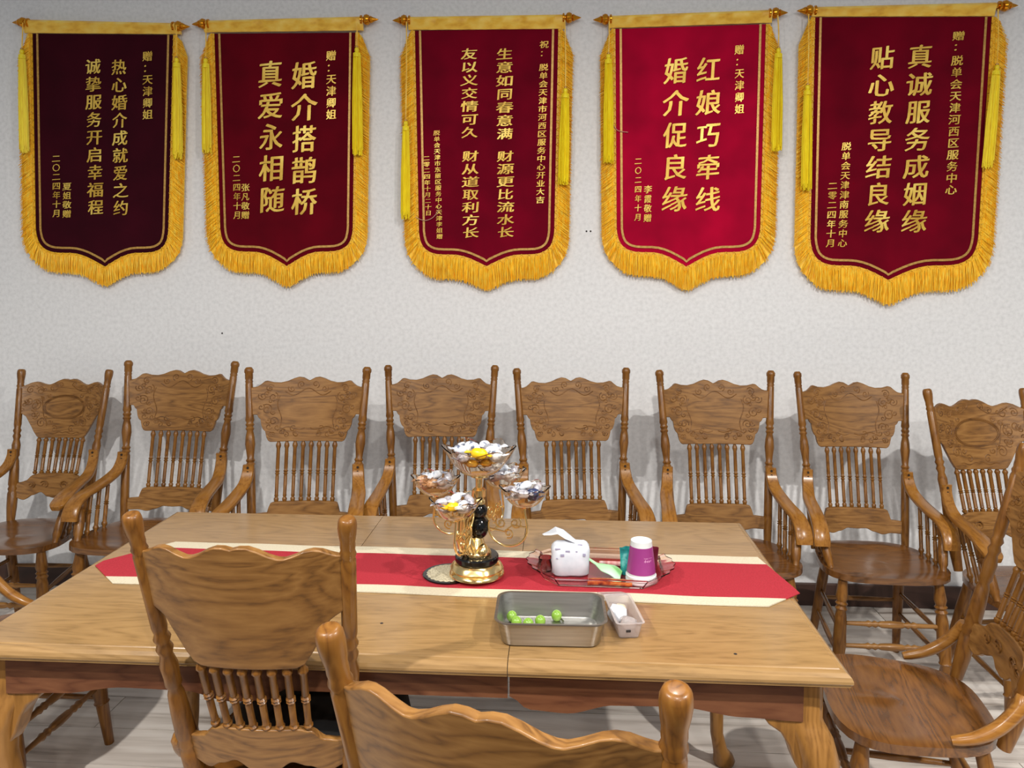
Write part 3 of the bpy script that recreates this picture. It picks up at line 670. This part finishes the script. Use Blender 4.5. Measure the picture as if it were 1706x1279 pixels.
# ------------------------------------------------------------------ extension dining table
TX0, TX1, TY0, TY1, TZ = -1.272, .576, 1.503, 2.44, .76
SEAMS = [-.569, -.104]
table = empty('dining_table', ((TX0 + TX1) / 2, (TY0 + TY1) / 2, 0), 0, 'long varnished oak extension table with three leaves and curved cabriole legs', 'table')
TO = Vector(table.location)
def tb(g, nm, mat, smooth=30, par=None):
    g.V = [(v[0] - TO.x, v[1] - TO.y, v[2]) for v in g.V]; return g.build(nm, mat, par or table, smooth)
edges = [TX0] + SEAMS + [TX1]
for i in range(3):
    a, b = edges[i] + (.0008 if i else 0), edges[i + 1] - (.0008 if i < 2 else 0)
    # edge moulding: list of (outset from the nominal edge, z); ends that meet a seam stay flush
    PR = [(-.05, TZ), (-.022, TZ), (-.020, TZ - .002), (-.016, TZ - .002), (-.010, TZ - .004), (-.003, TZ - .010), (0, TZ - .017), (0, TZ - .022), (-.004, TZ - .026), (-.004, TZ - .030)]
    R = []
    for o_, z in PR:
        xa = a - o_ if i == 0 else a; xb_ = b + o_ if i == 2 else b
        R.append([(xa, TY0 - o_, z), (xb_, TY0 - o_, z), (xb_, TY1 + o_, z), (xa, TY1 + o_, z)])
    g = G(); g.add(*rings(R)); leaf = tb(g, 'tabletop_leaf', W_TOP, 20)
    for (x, y) in ((.362, 1.57), (-.397, 1.662)):
        if a < x < b:
            g = G(); g.add(*turned_z(x, y, [(TZ - .001, .004), (TZ + .0006, .0035)], 8)); tb(g, 'stain', M_SPECK, 0, leaf)
# aprons with wavy lower edges
zt = TZ - .030
def apron(p0, p1, wave, nm='apron'):
    p0, p1 = Vector(p0), Vector(p1); d = p1 - p0; L_ = d.length; d.normalize(); nrm = Vector((-d.y, d.x, 0)); V = []; F = []; n = 40
    for i in range(n + 1):
        t = i / n; zb = smooth_table(wave, t)
        for q in (-.010, .010):
            for z in (zt, zb): V.append(p0 + d * L_ * t + nrm * q + Vector((0, 0, z)))
    for i in range(n):
        a = i * 4; b = a + 4
        F += [(a, b, b + 1, a + 1), (a + 2, a + 3, b + 3, b + 2), (a, a + 2, b + 2, b), (a + 1, b + 1, b + 3, a + 3)]
    F += [(0, 1, 3, 2), (n * 4, n * 4 + 2, n * 4 + 3, n * 4 + 1)]
    g = G(); g.add(V, F); return tb(g, nm, W_APR, 40)
WAVE = [(0, .672), (.07, .645), (.20, .640), (.36, .660), (.58, .662), (.80, .645), (1, .640)]
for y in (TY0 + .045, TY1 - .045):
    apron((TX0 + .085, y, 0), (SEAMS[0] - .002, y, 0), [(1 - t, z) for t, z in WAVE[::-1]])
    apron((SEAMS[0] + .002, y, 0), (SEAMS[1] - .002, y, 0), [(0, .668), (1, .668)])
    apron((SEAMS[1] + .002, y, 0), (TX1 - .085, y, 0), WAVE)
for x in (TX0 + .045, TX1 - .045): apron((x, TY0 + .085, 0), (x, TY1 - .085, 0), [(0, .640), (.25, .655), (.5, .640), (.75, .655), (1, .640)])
for sx in (-1, 1):
    for sy in (-1, 1):
        cx = TX0 + .075 if sx < 0 else TX1 - .075; cy = TY0 + .075 if sy < 0 else TY1 - .075
        prof = [(zt, 0, .036), (.64, 0, .036), (.625, .004, .038), (.60, .016, .040), (.56, .026, .039), (.50, .024, .034), (.42, .010, .028), (.32, -.006, .0235), (.22, -.014, .0205), (.12, -.012, .0195), (.06, .002, .022), (.035, .014, .030), (.015, .018, .034), (.004, .018, .030), (0, .018, .022)]
        R = []
        for z, o_, h in prof:
            ring_ = []; sq = .28 if z > .61 else 1.0 if z < .2 else .5
            for k in range(16):
                a = 2 * PI * (k + .5) / 16; c, s = math.cos(a), math.sin(a)
                q = max(abs(c), abs(s)) ** (1 - min(1, sq)) if sq < 1 else 1
                ring_.append((cx + sx * o_ + h * c / q, cy + sy * o_ + h * s / q, z))
            R.append(ring_)
        g = G(); g.add(*rings(R)); lg = tb(g, 'leg', W_LEG, 45)
        for dx, dy in ((-sx, 0), (0, -sy)):                                 # knee blocks beside the leg
            V = []; F = []; P = [(0, .642), (.030, .642), (.080, .642), (.070, .628), (.046, .612), (.030, .586), (.018, .550), (0, .52)]
            for q in (-.024, .024):
                for u, z in P: V.append((cx + sx * .012 + dx * (u + .018) + dy * q, cy + sy * .012 + dy * (u + .018) + dx * q, z))
            m = len(P); F = [tuple(range(m)), tuple(range(m, 2 * m))[::-1]] + [(i, (i + 1) % m, m + (i + 1) % m, m + i) for i in range(m)]
            g = G(); g.add(V, F); kb = tb(g, 'knee_block', W_LEG, 30, lg); bevel(kb, .004)

# ------------------------------------------------------------------ table runner
ZR = TZ + .0005
far, near = [(-1.115, 2.135), (.545, 2.12)], [(-1.125, 1.835), (.49, 1.800)]
run = empty('table_runner', (-.33, 1.97, ZR), 0, 'red table runner with cream borders and pointed ends lying along the table', 'table runner')
def runner_piece(nm, mat, f0, f1, z0):
    """band between two fractions of the width, trimmed by the pointed ends"""
    V = []; F = []; n = 48; rows = 6
    for lay in (0, 1):
        for j in range(rows + 1):
            f = f0 + (f1 - f0) * j / rows
            yl_ = far[0][1] + (near[0][1] - far[0][1]) * f; yr = far[1][1] + (near[1][1] - far[1][1]) * f
            tent = lambda m: f / m if f < m else (1 - f) / (1 - m)
            xl = far[0][0] + (near[0][0] - far[0][0]) * f - .135 * tent(.58); xr = far[1][0] + (near[1][0] - far[1][0]) * f + .084 * tent(.74)
            for i in range(n + 1):
                t = i / n; x = xl + (xr - xl) * t; y = yl_ + (yr - yl_) * t
                V.append((x + .33, y - 1.97 + .002 * math.sin(t * 19), z0 + (0 if lay else .0016) + .0007 * (1 + math.sin(x * 21 + y * 9)) * (1 if not lay else 0)))
    w = n + 1; L_ = w * (rows + 1)
    for lay in (0, 1):
        for j in range(rows):
            for i in range(n): a = lay * L_ + j * w + i; F.append((a, a + 1, a + 1 + w, a + w))
    for j in range(rows):
        for i in (0, n): a = j * w + i; F.append((a, a + w, a + w + L_, a + L_))
    for i in range(n):
        for j in (0, rows): a = j * w + i; F.append((a, a + 1, a + 1 + L_, a + L_))
    return mesh(nm, V, F, mat, run, 60)
runner_piece('red_band', M_RED, .165, .86, .0003)
runner_piece('cream_border', M_CREAM, 0, .165, .0003); runner_piece('cream_border', M_CREAM, .86, 1, .0003)
ZS = TZ + .0045           # top of the runner

# ------------------------------------------------------------------ candy stand on its doily
g = G(); g.add(*turned_z(0, 0, [(0, .067), (.0018, .068), (.003, .066)], 48)); doily = g.build('doily', M_BLACKG, None, 30, (-.286, 1.942, ZS)); tag(doily, 'round lace doily with black rim under the gold candy stand', 'doily')
g = G(); n = 48
R = [[Vector((r * math.cos(2 * PI * k / 96) * (1 + (.02 if k % 4 < 2 else -.02)), r * math.sin(2 * PI * k / 96) * (1 + (.02 if k % 4 < 2 else -.02)), z)) for k in range(96)] for z, r in ((.003, .057), (.0042, .056), (.0042, .03), (.0046, .028), (.0042, .02), (.0042, .004))]
g.add(*rings(R)); tag(g.build('lace_centre', M_LACE, doily, 30), 'beige woven lace centre')
SX, SY, SZ = -.212, 1.932, ZS + .0048
st = empty('candy_stand', (SX, SY, SZ), 0, 'gold and black candy stand with five flower-shaped glass bowls on the runner', 'candy stand')
g = G(); R = []
for z, r in [(0, .064), (.004, .071), (.010, .070), (.014, .064), (.020, .067), (.030, .062), (.036, .056), (.038, .050)]:
    R.append([Vector((r * math.cos(2 * PI * k / 48) * (1 + (.025 * math.cos(6 * 2 * PI * k / 48) if .01 < z < .034 else 0)), r * math.sin(2 * PI * k / 48) * (1 + (.025 * math.cos(6 * 2 * PI * k / 48) if .01 < z < .034 else 0)), z)) for k in range(48)])
g.add(*rings(R)); g.build('gold_foot', M_GOLD, st, 50)
g = G(); g.add(*turned_z(0, 0, [(.036, .052), (.040, .056), (.050, .056), (.054, .053)], 40)); g.build('black_disc', M_BLACKG, st)
g = G(); g.add(*turned_z(0, 0, [(.052, .036), (.058, .038), (.066, .034), (.072, .026), (.082, .021), (.092, .018), (.100, .014)], 24)); g.build('gold_collar', M_GOLD, st, 50)
g = G(); g.add(*turned_z(.006, 0, [(.098, .013), (.106, .020), (.122, .026), (.140, .023), (.150, .014), (.158, .020), (.172, .022), (.184, .012)], 24)); g.build('black_baluster', M_BLACKG, st, 50)
g = G(); g.add(*turned_z(.006, 0, [(.182, .010), (.186, .016), (.194, .016), (.200, .010), (.205, .018), (.222, .018), (.228, .009), (.250, .009), (.256, .022), (.262, .022)], 20)); g.build('gold_stem', M_GOLD, st, 50)
R = []                                                                      # fluted gold scroll climbing the front left of the stem
for i, (x, y, z, r) in enumerate([(-.012, -.012, .054, .020), (-.020, -.016, .070, .022), (-.028, -.018, .095, .019), (-.031, -.018, .120, .016), (-.030, -.018, .145, .015), (-.027, -.016, .165, .017), (-.020, -.012, .180, .014), (-.010, -.006, .190, .008)]):
    R.append([(x + r * (1 + .16 * math.cos(7 * 2 * PI * k / 42)) * math.cos(2 * PI * k / 42), y + r * (1 + .16 * math.cos(7 * 2 * PI * k / 42)) * math.sin(2 * PI * k / 42), z) for k in range(42)])
g = G(); g.add(*rings(R)); g.build('fluted_scroll', M_GOLD, st, 60)
g = G(); g.add(*turned((.012, -.012, .054), (.022, -.018, .086), [(0, .020), (.4, .021), (.75, .014), (1, .004)], 16)); g.build('gold_bud', M_GOLD, st, 60)
def bowl(nm, c, r, h, par, petals=6):
    R = []; na = 72
    def P(k, f, inn):
        a = 2 * PI * k / na; rr = r * (.30 + .70 * f ** .75) * (1 + .10 * f * f * math.cos(petals * a)); z = h * (f ** 1.6) * (1 + .10 * f * math.cos(petals * a))
        if inn: rr -= .0022; z += .0022
        return (c[0] + rr * math.cos(a), c[1] + rr * math.sin(a), c[2] + z)
    F_ = lin(0, 1, 8)
    for f in F_: R.append([P(k, f, 0) for k in range(na)])
    for f in F_[::-1]: R.append([P(k, f, 1) for k in range(na)])
    g = G(); g.add(*rings(R)); return g.build(nm, M_GLASS, par, 60)
ARMS = [(-12, .127, .186), (62, .122, .196), (168, .112, .196), (250, .115, .176)]
BOWLS = []
for az, rad, hz in ARMS:
    a = math.radians(az); dx, dy = math.cos(a), math.sin(a)
    P = lambda u, z: (u * dx, u * dy, z)
    cc = (.018 + rad) / 2 + .010; rr = (rad - .022) / 2 - .004; zc = hz - .055
    g = G()
    g.add(*tube([P(cc + rr * math.cos(t) * 1.06, zc + rr * math.sin(t) * 1.0) for t in lin(-PI * 1.10, .12, 26)] + [P(rad, hz - .012), P(rad, hz)], .0030, 8, up=(-dy, dx, 0)))
    g.add(*tube([P(.014, zc + .052), P(.020, zc + .030), P(cc - rr * 1.04, zc + .014)], .0030, 8, up=(-dy, dx, 0)))
    g.add(*turned_z(rad * dx, rad * dy, [(hz - .004, .004), (hz, .013), (hz + .004, .016)], 12))
    am = g.build('arm', M_GOLD, st, 60)
    g = G()
    for (u0, z0, r0, a0, sg) in ((cc - .018, zc + .010, .015, 2.2, 1), (cc + .020, zc + .012, .016, 1.0, -1), (cc + .002, zc - .016, .013, 4.4, 1)):
        g.add(*tube([P(u0 + r0 * (1 - .8 * t) * math.cos(a0 + sg * 8.5 * t), z0 + r0 * (1 - .8 * t) * math.sin(a0 + sg * 8.5 * t)) for t in lin(0, 1, 22)], .0021, 6, up=(-dy, dx, 0)))
    g.add(*tube([P(cc - rr, zc - .006), P(cc - .01, zc - .012), P(cc + .012, zc + .006), P(cc + rr, zc + .004)], .0021, 6, up=(-dy, dx, 0)))
    g.build('arm_scroll', M_GOLD, am, 60)
    bowl('glass_bowl', (rad * dx, rad * dy, hz + .0042), .060, .046, st); BOWLS.append((rad * dx, rad * dy, hz + .0042, .060, .046))
bowl('glass_bowl', (.006, 0, .2625), .088, .066, st); BOWLS.append((.006, 0, .2625, .088, .066))
# wrapped candies
def candy_mesh(nm, mat, L_=.030, r=.009):
    R = []
    for t, w, h in [(-1, 1.15, .16), (-.80, .9, .12), (-.60, .30, .28), (-.52, .75, .7), (-.3, 1, 1), (0, 1.04, 1.02), (.3, 1, 1), (.52, .75, .7), (.60, .30, .28), (.80, .9, .12), (1, 1.15, .16)]:
        R.append([(t * L_, r * w * math.cos(2 * PI * k / 10), r * h * math.sin(2 * PI * k / 10)) for k in range(10)])
    g = G(); g.add(*rings(R)); return g.build(nm, mat, None, 50)
def candy_place(lst, bw, name, grp):
    bx, by, bz, br, bh = bw
    for i, (mat, u, v, z, rz, ry, label, sc) in enumerate(lst):
        o = candy_mesh('wrapped_candy', mat, .028 * sc, .0105 * sc); o.location = (SX + bx + u * br, SY + by + v * br, SZ + bz + z + .006); o.rotation_euler = (0, math.radians(ry), math.radians(rz)); tag(o, label, 'candy', grp)
TOPL = [(M_WRAPG, -.18, -.18, .024, 20, 8, 'gold wrapped candy low in the front of the top glass bowl', 1.0), (M_WRAPG, .22, -.12, .026, -30, -6, 'second gold wrapped candy low on the right in the top glass bowl', 1.0),
        (M_WRAPG, .02, .28, .026, 60, 0, 'gold wrapped candy at the back of the top glass bowl', 1.0),
        (M_WRAPW, -.50, -.10, .056, 18, 14, 'white wrapped candy standing out at the left rim of the top bowl', 1.2), (M_WRAPW, -.20, .05, .062, -25, 10, 'white wrapped candy left of the yellow one in the top bowl', 1.25),
        (M_WRAPY, .04, -.32, .053, -14, 5, 'bright yellow wrapped candy crowning the front of the top bowl', 1.25), (M_WRAPW, .42, .06, .056, 25, -14, 'white wrapped candy right of the yellow one in the top bowl', 1.25),
        (M_WRAPW, .52, -.32, .048, -35, -12, 'white wrapped candy hanging over the right front of the top bowl', 1.2), (M_WRAPW, .12, .42, .060, 70, 6, 'white wrapped candy at the back rim of the top bowl', 1.1), (M_WRAPS, -.42, -.42, .043, 50, 6, 'silver wrapped candy at the left front of the top bowl', 1.0)]
candy_place(TOPL, BOWLS[4], 'c', 'candies in the top bowl')
def side(bi, where, kinds):
    L_ = []; pos = [(-.36, -.18, .020, 10), (.36, -.14, .020, -35), (.02, .36, .021, 60), (-.26, .14, .036, 100), (.34, -.34, .033, 25), (-.06, -.46, .031, -10), (.52, .22, .036, 70), (-.52, -.26, .037, -50), (.02, -.04, .046, 15)]
    kinds = kinds + [(M_WRAPS, 'light grey')] * max(0, 6 - len(kinds)) + [(M_WRAPS, 'silver rimmed'), (kinds[0][0], kinds[0][1] + ' leaning'), (M_WRAPW, 'pale crinkled')]
    words = ['low on the left', 'low on the right', 'low at the back', 'upper left', 'upper right', 'upper front', 'at the right rim', 'at the left rim', 'topmost']
    for k, (mat, nmx) in enumerate(kinds):
        u, v, z, rz = pos[k]; L_.append((mat, u, v, z, rz + 17 * bi, random.uniform(-14, 14), nmx + ' candy ' + words[k] + ' in the ' + where + ' glass bowl', .98))
    candy_place(L_, BOWLS[bi], 'c', 'candies in the ' + where + ' bowl')
side(0, 'right-hand', [(M_WRAPS, 'silver wrapped'), (M_WRAPN, 'navy wrapped'), (M_WRAPS, 'grey wrapped'), (M_WRAPW, 'white wrapped'), (M_WRAPN, 'dark blue wrapped'), (M_WRAPS, 'pale silver')])
side(1, 'rear', [(M_WRAPS, 'silver wrapped'), (M_WRAPW, 'white wrapped'), (M_WRAPB, 'brown wrapped'), (M_WRAPS, 'grey wrapped'), (M_WRAPW, 'pale wrapped')])
side(2, 'left-hand', [(M_WRAPB, 'brown wrapped'), (M_WRAPS, 'silver wrapped'), (M_WRAPB, 'tan wrapped'), (M_WRAPW, 'white wrapped'), (M_WRAPS, 'grey wrapped'), (M_WRAPB, 'beige wrapped')])
side(3, 'front', [(M_WRAPS, 'silver wrapped'), (M_WRAPS, 'grey wrapped'), (M_WRAPW, 'white wrapped'), (M_WRAPS, 'pale silver wrapped'), (M_WRAPW, 'white printed'), (M_WRAPY, 'yellow labelled')])

# ------------------------------------------------------------------ acrylic tray and what stands in it
def oct_ring(hx, hy, ch, z, n=1):
    P = [(hx - ch, -hy), (hx, -hy + ch), (hx, hy - ch), (hx - ch, hy), (-hx + ch, hy), (-hx, hy - ch), (-hx, -hy + ch), (-hx + ch, -hy)]
    return [Vector((x, y, z)) for x, y in P]
tray = empty('serving_tray', (.105, 1.972, ZS), math.radians(-2), 'pinkish clear acrylic tray with flared handles on the right half of the runner', 'tray')
R = [oct_ring(.120, .082, .030, 0), oct_ring(.140, .095, .036, .002), oct_ring(.155, .105, .040, .022), oct_ring(.160, .110, .042, .026), oct_ring(.159, .109, .042, .028), oct_ring(.152, .103, .039, .025), oct_ring(.137, .093, .035, .005), oct_ring(.118, .081, .030, .003)]
g = G(); g.add(*rings(R)); g.build('tray_body', M_ACRYL, tray, 25)
for s in (-1, 1):
    V = []; F = []; n = 20
    for lay in (0, 1):
        for i in range(n + 1):
            t = -1 + 2 * i / n; V.append((s * .154, t * .066, .0235 + .003 * lay)); V.append((s * (.168 + .022 * math.cos(t * PI / 2) + .003 * math.cos(t * 13)), t * .066, .031 + .003 * lay))
    w = 2 * (n + 1)
    for i in range(n):
        a = 2 * i; F += [(a, a + 1, a + 3, a + 2), (w + a, w + a + 2, w + a + 3, w + a + 1), (a + 1, w + a + 1, w + a + 3, a + 3), (a, a + 2, w + a + 2, w + a)]
    F += [(0, w, w + 1, 1), (w - 2, w - 1, 2 * w - 1, 2 * w - 2)]
    mesh('tray_handle', V, F, M_ACRYL, tray, 40)
ZT = ZS + .0035
# tissue packet
def closed_grid(V, F): pass
tp = empty('tissue_packet', (.028, 1.960, ZT), math.radians(4), 'white plastic tissue packet with a tissue pulled up, at the left in the tray', 'tissues')
R = []
for z, hx, hy, n_ in [(0, .036, .020, 5), (.004, .040, .024, 5), (.030, .042, .025, 5), (.058, .042, .024, 5), (.068, .041, .020, 4), (.076, .036, .012, 3), (.080, .030, .004, 2)]:
    r_ = []
    for k in range(32):
        a = 2 * PI * k / 32; c, s = math.cos(a), math.sin(a); q = (abs(c) ** n_ + abs(s) ** n_) ** (-1 / n_); r_.append((hx * c * q + .0012 * math.sin(9 * a + z * 90), hy * s * q + .001 * math.sin(7 * a), z))
    R.append(r_)
g = G(); g.add(*rings(R)); g.build('packet_body', M_PAPER, tp, 60)
R = []
for i, (x, z, w, ty) in enumerate([(.020, .074, .003, .010), (.004, .086, .006, .014), (-.012, .097, .009, .016), (-.030, .107, .006, .018), (-.044, .100, .003, .014), (-.060, .094, .001, .003)]):
    R.append([(x, -ty, z - w), (x - .004, 0, z + w), (x, ty, z - w * .4), (x + .002, ty * .2, z - w * 1.5)])
g = G(); g.add(*rings(R)); g.build('pulled_tissue', M_PAPER, tp, 50)
g = G()
for (x, z, w, h) in ((-.030, .066, .012, .003), (-.020, .052, .008, .006), (-.008, .061, .010, .004), (.029, .053, .006, .006), (.020, .0725, .010, .005), (-.032, .045, .004, .002), (.012, .060, .004, .003)):
    y = -.0255 if z < .06 else -.0235 + max(0, (z - .064)) * 1.0; g.add(*box((x, y, z), (w, .0012, h)))
g.build('print', M_PRINT, tp, 0); tp.scale = (1.15, 1.1, 1.08)
# clear tumbler behind the tissues
g = G(); g.add(*rings([[Vector((r * math.cos(2 * PI * k / 32), r * math.sin(2 * PI * k / 32), z)) for k in range(32)] for z, r in [(0, .014), (.001, .016), (.034, .019), (.035, .0185), (.034, .0175), (.003, .0145), (.003, .010)]])); gl = g.build('small_tumbler', M_ACRYL, None, 40, (-.036, 1.975, ZT)); tag(gl, 'small clear tumbler beside the tissue packet in the tray', 'glass')
# lime wrapper, crumpled fold
def sheet(nm, mat, pts, w, th, loc, rz, label, cat, twist=0.0, par=None):
    R = []; C_ = catmull(pts, 4); n = len(C_)
    for i, c in enumerate(C_):
        ww = w(i / (n - 1)); a = twist * (i / (n - 1) - .5); sx_, sz_ = math.cos(a) * ww, math.sin(a) * ww
        R.append([(c.x, c.y - sx_, c.z - sz_), (c.x, c.y - sx_ * .3, c.z - sz_ * .3 + .004), (c.x, c.y + sx_ * .3, c.z + sz_ * .3 + .002), (c.x, c.y + sx_, c.z + sz_), (c.x, c.y + sx_, c.z + sz_ - th), (c.x, c.y + sx_ * .3, c.z + sz_ * .3 + .002 - th), (c.x, c.y - sx_ * .3, c.z - sz_ * .3 + .004 - th), (c.x, c.y - sx_, c.z - sz_ - th)])
    g = G(); g.add(*rings(R)); o = g.build(nm, mat, par, 40, loc); o.rotation_euler = (0, 0, rz)
    if label: tag(o, label, cat)
    return o
sheet('snack_wrapper', M_LIME, [(-.042, 0, .038), (-.026, 0, .030), (-.008, 0, .022), (.018, 0, .017), (.040, 0, .004)], lambda t: lerp_table([(0, .008), (.25, .008), (.5, .022), (.85, .026), (1, .020)], t), .0022, (.118, 1.948, ZT), math.radians(-14), 'open lime green snack wrapper lying between tissue packet and cup', 'wrapper', .5)
sheet('snack_stick', M_REDW, [(-.042, 0, .006), (0, 0, .007), (.042, 0, .006)], lambda t: .009, .005, (.148, 2.020, ZT + .001), math.radians(-4), 'red and white stick packet lying at the back of the tray', 'packet')
sheet('foil_packet', M_ORANGE, [(-.055, 0, .007), (-.02, 0, .009), (.02, 0, .008), (.055, 0, .006)], lambda t: .013, .006, (.125, 1.893, ZT + .002), math.radians(-1), 'orange brown foil packet lying along the front of the tray', 'packet')
# teal stand-up packet
def pouch(nm, mat, w, h, d, loc, rz, lean, label, cat):
    V = []; F = []; R = []
    for z, k, ww in [(0, .9, .94), (.1, 1, 1), (.4, .8, .98), (.75, .35, 1), (.92, .06, 1.02), (1, .05, 1.03)]:
        R.append([(w * ww * x, d * k * y + lean * z, h * z + (.003 * math.sin(x * 9) if z == 1 else 0)) for x, y in [(-1, 0), (-.8, -.7), (-.4, -1), (0, -1), (.4, -1), (.8, -.7), (1, 0), (.8, .7), (.4, 1), (0, 1), (-.4, 1), (-.8, .7)]])
    g = G(); g.add(*rings(R)); o = g.build(nm, mat, None, 50, loc); o.rotation_euler = (0, 0, rz); return tag(o, label, cat)
tl = pouch('teal_packet', M_TEAL, .026, .068, .012, (.183, 1.965, ZT), math.radians(8), .010, 'teal foil pouch standing just left of the purple cup', 'packet')
g = G()
for (x, z) in ((-.004, .019), (.010, .017), (-.002, .009), (.012, .007)): g.add(*box((x, -.0128 + .012 * z / .068, z), (.009, .0012, .007)))
g.build('dark_print', M_SPECK, tl, 0)
pouch('maroon_packet', M_MAROON, .020, .062, .010, (.236, 1.990, ZT), math.radians(-35), .008, 'dark maroon pouch peeking out behind the purple cup', 'packet')
# purple cups, upside down and nested
def cup(nm, label, loc, sleeve=True):
    o = empty(nm, loc, 0, label, 'cup')
    g = G(); g.add(*turned_z(0, 0, [(0, .0355), (.0015, .0385), (.006, .0385), (.0075, .0365), (.009, .0362), (.090, .0265), (.0925, .0265), (.093, .0255), (.0905, .0250), (.0895, .010)], 40)); g.build('cup_body', M_WHITE, o, 40)
    if sleeve:
        g = G(); g.add(*turned_z(0, 0, [(.013, .0361), (.0132, .0364), (.079, .0283), (.0792, .0278)], 40, False)); sl = g.build('purple_band', M_PURPLE, o, 40)
        g = G()
        for body, z0, hgt, step, x0 in (('dear', .046, .0095, .0058, .004), ('happy time', .0545, .0038, .0024, .004)):
            for i, ch in enumerate(body):
                V, F = glyph(ch)
                if not V: continue
                P = []
                for a, b in V:
                    x = x0 + i * step + a * hgt; z = z0 + b * hgt; r = .0366 - (z - .0132) / .066 * .0081 + .0003
                    an = -PI / 2 + x / .033; P.append((r * math.cos(an), r * math.sin(an), z))
                g.add(P, F)
        g.build('lettering', M_PINKTX, sl, 0)
    return o
lo_ = empty('paper_cup', (.206, 1.925, ZT), 0, 'lower white paper cup whose rim shows beneath the purple one', 'cup')
g = G(); g.add(*turned_z(0, 0, [(0, .0355), (.0015, .0388), (.0065, .0388), (.0078, .0365), (.012, .0340), (.088, .0240), (.0885, .010)], 40)); g.build('cup_body', M_WHITE, lo_, 40)
cup('paper_cup', 'upturned purple and white paper cup on top of the nested pair', (.206, 1.925, ZT + .0105))

# ------------------------------------------------------------------ steel pan with grapes
def rrect(hx, hy, r, z, n=7):
    P = []
    for cx, cy, a0 in ((hx - r, hy - r, 0), (-hx + r, hy - r, PI / 2), (-hx + r, -hy + r, PI), (hx - r, -hy + r, 1.5 * PI)):
        for k in range(n + 1): a = a0 + PI / 2 * k / n; P.append(Vector((cx + r * math.cos(a), cy + r * math.sin(a), z)))
    return P
pan = empty('steel_pan', (-.019, 1.640, TZ + .0005), math.radians(1), 'deep rectangular brushed steel pan with rounded corners near the table edge', 'pan')
R = [rrect(.098, .060, .020, .0), rrect(.104, .067, .026, .003), rrect(.115, .079, .030, .052), rrect(.1195, .0835, .032, .0535), rrect(.1195, .0835, .032, .056), rrect(.1135, .0775, .029, .0555), rrect(.102, .0655, .025, .006), rrect(.096, .0595, .020, .0022), rrect(.03, .02, .01, .0022)]
g = G(); g.add(*rings(R)); g.build('pan_body', M_STEEL, pan, 40)
ZP = TZ + .0028
for i, (x, y, lb) in enumerate([(-.106, 1.682, 'green grape against the left wall of the steel pan, farthest back of the left ones'), (-.094, 1.655, 'green grape leftmost of the front three in the steel pan'), (-.068, 1.648, 'green grape second along the pan front, pale and half hidden'), (-.042, 1.664, 'green grape with dark stem stub near the pan middle'), (-.006, 1.692, 'green grape lying alone farthest from the others at the pan back')]):
    r = .0118; g = G(); g.add(*turned_z(0, 0, [(r * 1.06 * (1 - math.cos(PI * k / 10)), max(.0006, r * math.sin(PI * k / 10))) for k in range(11)], 18))
    o = g.build('grape', M_GRAPE, None, 60, (x, y, ZP)); tag(o, lb, 'grape', 'grapes in the steel pan')
    g = G(); g.add(*tube([(.009, -.003, .007), (.0135, -.005, .004), (.015, -.006, .0015)], [.0022, .0018, .0026], 6)); g.build('stem', M_STEM, o)

# ------------------------------------------------------------------ little plastic box with scraps
pb = empty('plastic_box', (.142, 1.685, TZ + .0005), math.radians(7.5), 'small open translucent plastic box with scraps right of the steel pan', 'container')
R = [rrect(.020, .060, .006, 0, 4), rrect(.022, .063, .008, .002, 4), rrect(.0275, .0730, .008, .037, 4), rrect(.0315, .077, .008, .038, 4), rrect(.0315, .077, .008, .0395, 4), rrect(.0265, .072, .007, .039, 4), rrect(.021, .062, .007, .0035, 4), rrect(.010, .03, .004, .003, 4)]
g = G(); g.add(*rings(R)); g.build('box_body', M_PLAST, pb, 40)
g = G(); g.add(*rings([rrect(.028, .045, .008, 0, 4), rrect(.030, .047, .008, .001, 4), rrect(.030, .047, .008, .004, 4), rrect(.028, .045, .008, .003, 4), rrect(.02, .03, .004, .0025, 4)])); ld = g.build('box_lid', M_PLAST, pb, 40, (.0, .122, .018)); ld.rotation_euler = (math.radians(-20), 0, 0)
def scrap(nm, mat, loc, r, label, seed, fl=.7):
    rn = random.Random(seed); bm = bmesh.new(); bmesh.ops.create_icosphere(bm, subdivisions=2, radius=r)
    for v in bm.verts: v.co *= rn.uniform(.78, 1.12); v.co.z *= fl
    me = bpy.data.meshes.new(nm); bm.to_mesh(me); bm.free(); me.materials.append(mat); o = bpy.data.objects.new(nm, me); COL.objects.link(o); o.location = loc
    return tag(o, label, 'scrap')
scrap('crumpled_tissue', M_PAPER, (.128, 1.683, TZ + .028), .021, 'crumpled white tissue ball in the plastic box middle', 3, .95)
scrap('crumpled_scrap', M_PLAST, (.150, 1.655, TZ + .021), .019, 'crumpled pale wrapper scrap at the near end of the plastic box', 5)
scrap('crumpled_scrap', M_CREAM, (.137, 1.722, TZ + .022), .015, 'crumpled cream scrap at the far end of the plastic box', 9)
for (x, y, z) in ((.157, 1.609, .022), (.168, 1.613, .004)):
    pass
g = G(); g.add(*box((-.004, -.0705, .020), (.010, .0015, .005))); g.build('dark_mark', M_SPECK, pb, 0)
